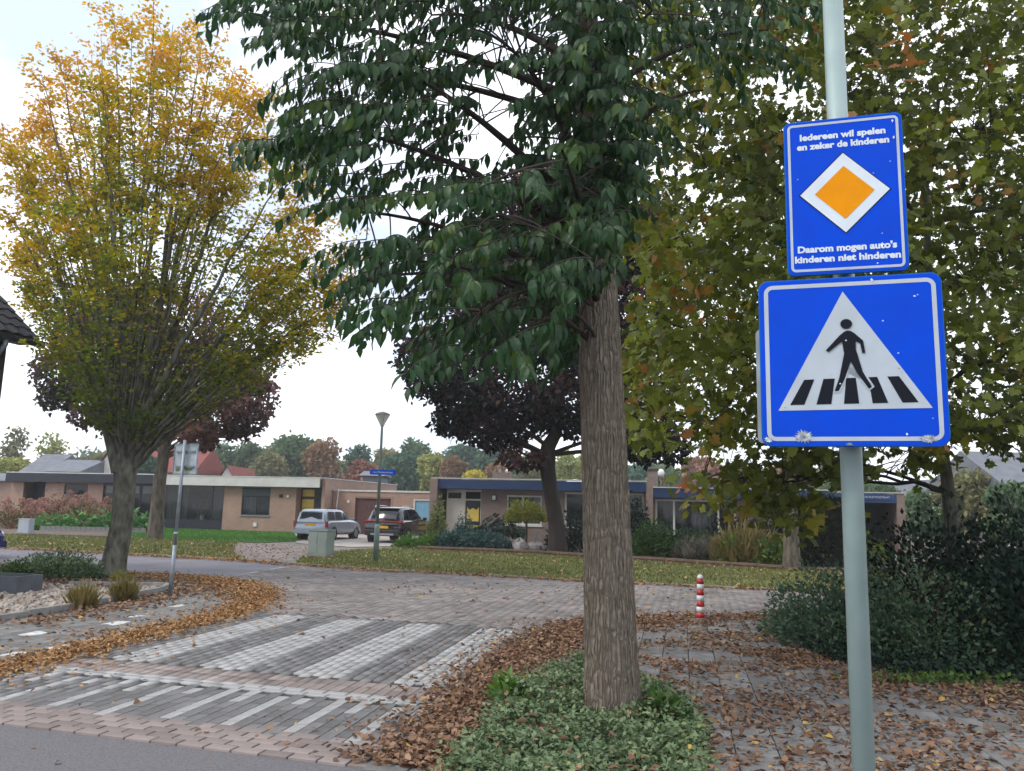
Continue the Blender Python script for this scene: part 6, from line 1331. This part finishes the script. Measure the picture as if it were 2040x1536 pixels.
def fallen(name, label, pts, z, lmat, size, tone=.45, lift=.05):
    pts = np.asarray(pts); n = len(pts)
    P0 = np.column_stack([pts[:, :2], z + rng.random(n) ** 2 * lift]); d = np.column_stack([rng.normal(size=(n, 2)), rng.normal(size=n) * .22])
    V, F, r = scatter(T_DEAD, P0, basis(d, np.tile([0, 0, 1.0], (n, 1)) + rng.normal(size=(n, 3)) * .45), (size * rng.uniform(.55, 1.3, n))[:, None] * np.column_stack([rng.uniform(.7, 1.5, n), np.ones(n), rng.choice([-.3, 1.0, 1.4], n)]), np.clip(rng.normal(tone, .22, n), 0, 1))
    return tag(np_mesh(name, V, F, lmat, None, r), label, 'leaves', kind='stuff')
def along(line, n, w0, w1, d0=0.0, d1=1e9):
    P = np.asarray(line, float); seg = np.linalg.norm(np.diff(P, axis=0), axis=1); cum = np.concatenate([[0], np.cumsum(seg)]); d = rng.uniform(d0, min(d1, cum[-1]), n)
    i = np.clip(np.searchsorted(cum, d) - 1, 0, len(seg) - 1); T = np.diff(P, axis=0)[i] / seg[i][:, None]; p = P[i] + T * (d - cum[i])[:, None]
    return p + np.stack([-T[:, 1], T[:, 0]], 1) * rng.normal((w0 + w1) / 2, abs(w1 - w0) / 3.2, n)[:, None]
def patchy(q, s, thr): return q[wob(np.column_stack([q, q[:, 0] * 0]), s) + rng.normal(size=len(q)) * .35 > thr]
fallen('fallen_leaves', 'thick band of orange leaves along the left kerb', np.vstack([along(kerb_left, 13500, -.16, .40, .8, 14), along(kerb_left, 2600, -.6, .9, .8, 15), along(kerb_left, 4200, -.10, .9, 8, 17.5), along(kerb_left, 1300, -.1, .5, 14, 24)]), .028, 'lf_fallen_orange', .052, .5, .02)
fallen('fallen_leaves', 'scattered leaves over the left corner pavement', np.vstack([along(bed_edge[:6], 1500, -.9, .1), patchy(sample_poly(left_walk, 3200), 1.6, .15), along(bed_edge[3:], 900, -1.2, .3)]), .032, 'lf_fallen', .08, .55, .02)
fallen('fallen_leaves', 'heaped brown leaves along the right kerb and ground cover', np.vstack([along(kerb_right, 13500, -.55, .22, .0, 8.2), along(kerb_right, 2200, -1.0, .6, .0, 9), along(ivy_bed, 3600, -.35, .10), along(kerb_right, 3000, -.9, .1, 7.5, 14)]), .030, 'lf_fallen', .058, .48, .035)
rp_ = patchy(sample_poly([(1.2, 4.2), (1.6, 7), (1.0, 9), (.5, 10.5), (1.4, 12.4), (2.4, 13.5), (5.0, 14.2), (4.0, 12.8), (3.75, 10.4), (3.9, 9.2), (5.2, 8.3), (7.5, 7.4), (6, 4.2)], 19000), 1.5, .02)
fallen('fallen_leaves', 'brown leaves lying over the tiled footpath', np.vstack([rp_, along(hedge_line[1:], 3200, -.8, .1, 0, 6)]), .028, 'lf_fallen', .062, .5, .02)
fallen('fallen_leaves', 'few stray leaves on the brick crossing', np.vstack([sample_poly(brick_area, 330), sample_poly([(-2, 15), (3, 14.5), (6, 16), (4, 18.5), (-3, 19)], 300)]), .016, 'lf_fallen', .075, .62, .01)
fallen('fallen_leaves', 'pale leaves dotted over the grass verges', np.vstack([sample_poly(verge_right, 900), sample_poly(verge_left, 800), sample_poly(lawn_poly, 60)]), .085, 'lf_fallen_orange', .085, .95, .01)
fallen('fallen_leaves', 'leaf drift along the far kerb', np.vstack([along(off(verge_front, -.15), 2600, -.35, .15, 17, 40), along(off(verge_front, -.12), 1600, -.2, .2, 40, 62)]), .03, 'lf_fallen_orange', .09, .5, .03)
fallen('fallen_leaves', 'brown leaves on the path and garden strip before the bungalows', np.vstack([sample_poly(px((480, 1084), (620, 1092), (640, 1120), (540, 1122), (400, 1105)), 650), sample_poly(px((840, 1096), (1700, 1142), (1690, 1150), (1300, 1124), (840, 1100)), 1300), sample_poly(gard_poly, 1500)]), .056, 'lf_fallen', .075, .5, .02)
fallen('fallen_leaves', 'leaves caught in the low ground cover', sample_poly(ivy_bed, 260), .13, 'lf_fallen', .07, .5, .05)
fallen('fallen_leaves', 'single curled leaves on the dark asphalt', [tuple(G(110, 1520)[:2]), tuple(G(60, 1490)[:2]), tuple(G(420, 1516)[:2])], .0, 'lf_fallen', .08, .6, .005)
fallen('fallen_leaves', 'leaves lying among the stone chippings', patchy(sample_poly(gravel_poly, 2600), 1.3, .0), .06, 'lf_fallen', .075, .55, .02)

# ------------------------------------------------------------------ the damp air of an overcast day
hm = bpy.data.materials.new('haze'); hm.use_nodes = True; hn = hm.node_tree.nodes; hn.clear()
ho = hn.new('ShaderNodeOutputMaterial'); hv = hn.new('ShaderNodeVolumePrincipled')
hv.inputs['Color'].default_value = (0.93, 0.96, 1.0, 1); hv.inputs['Density'].default_value = 0.0008; hv.inputs['Anisotropy'].default_value = 0.2
hm.node_tree.links.new(hv.outputs[0], ho.inputs['Volume']); M['haze'] = hm
MB().box(-265, 265, -45, 425, -1.5, 21).build('haze', 'haze')['kind'] = 'stuff'
scene.cycles.volume_bounces = 0
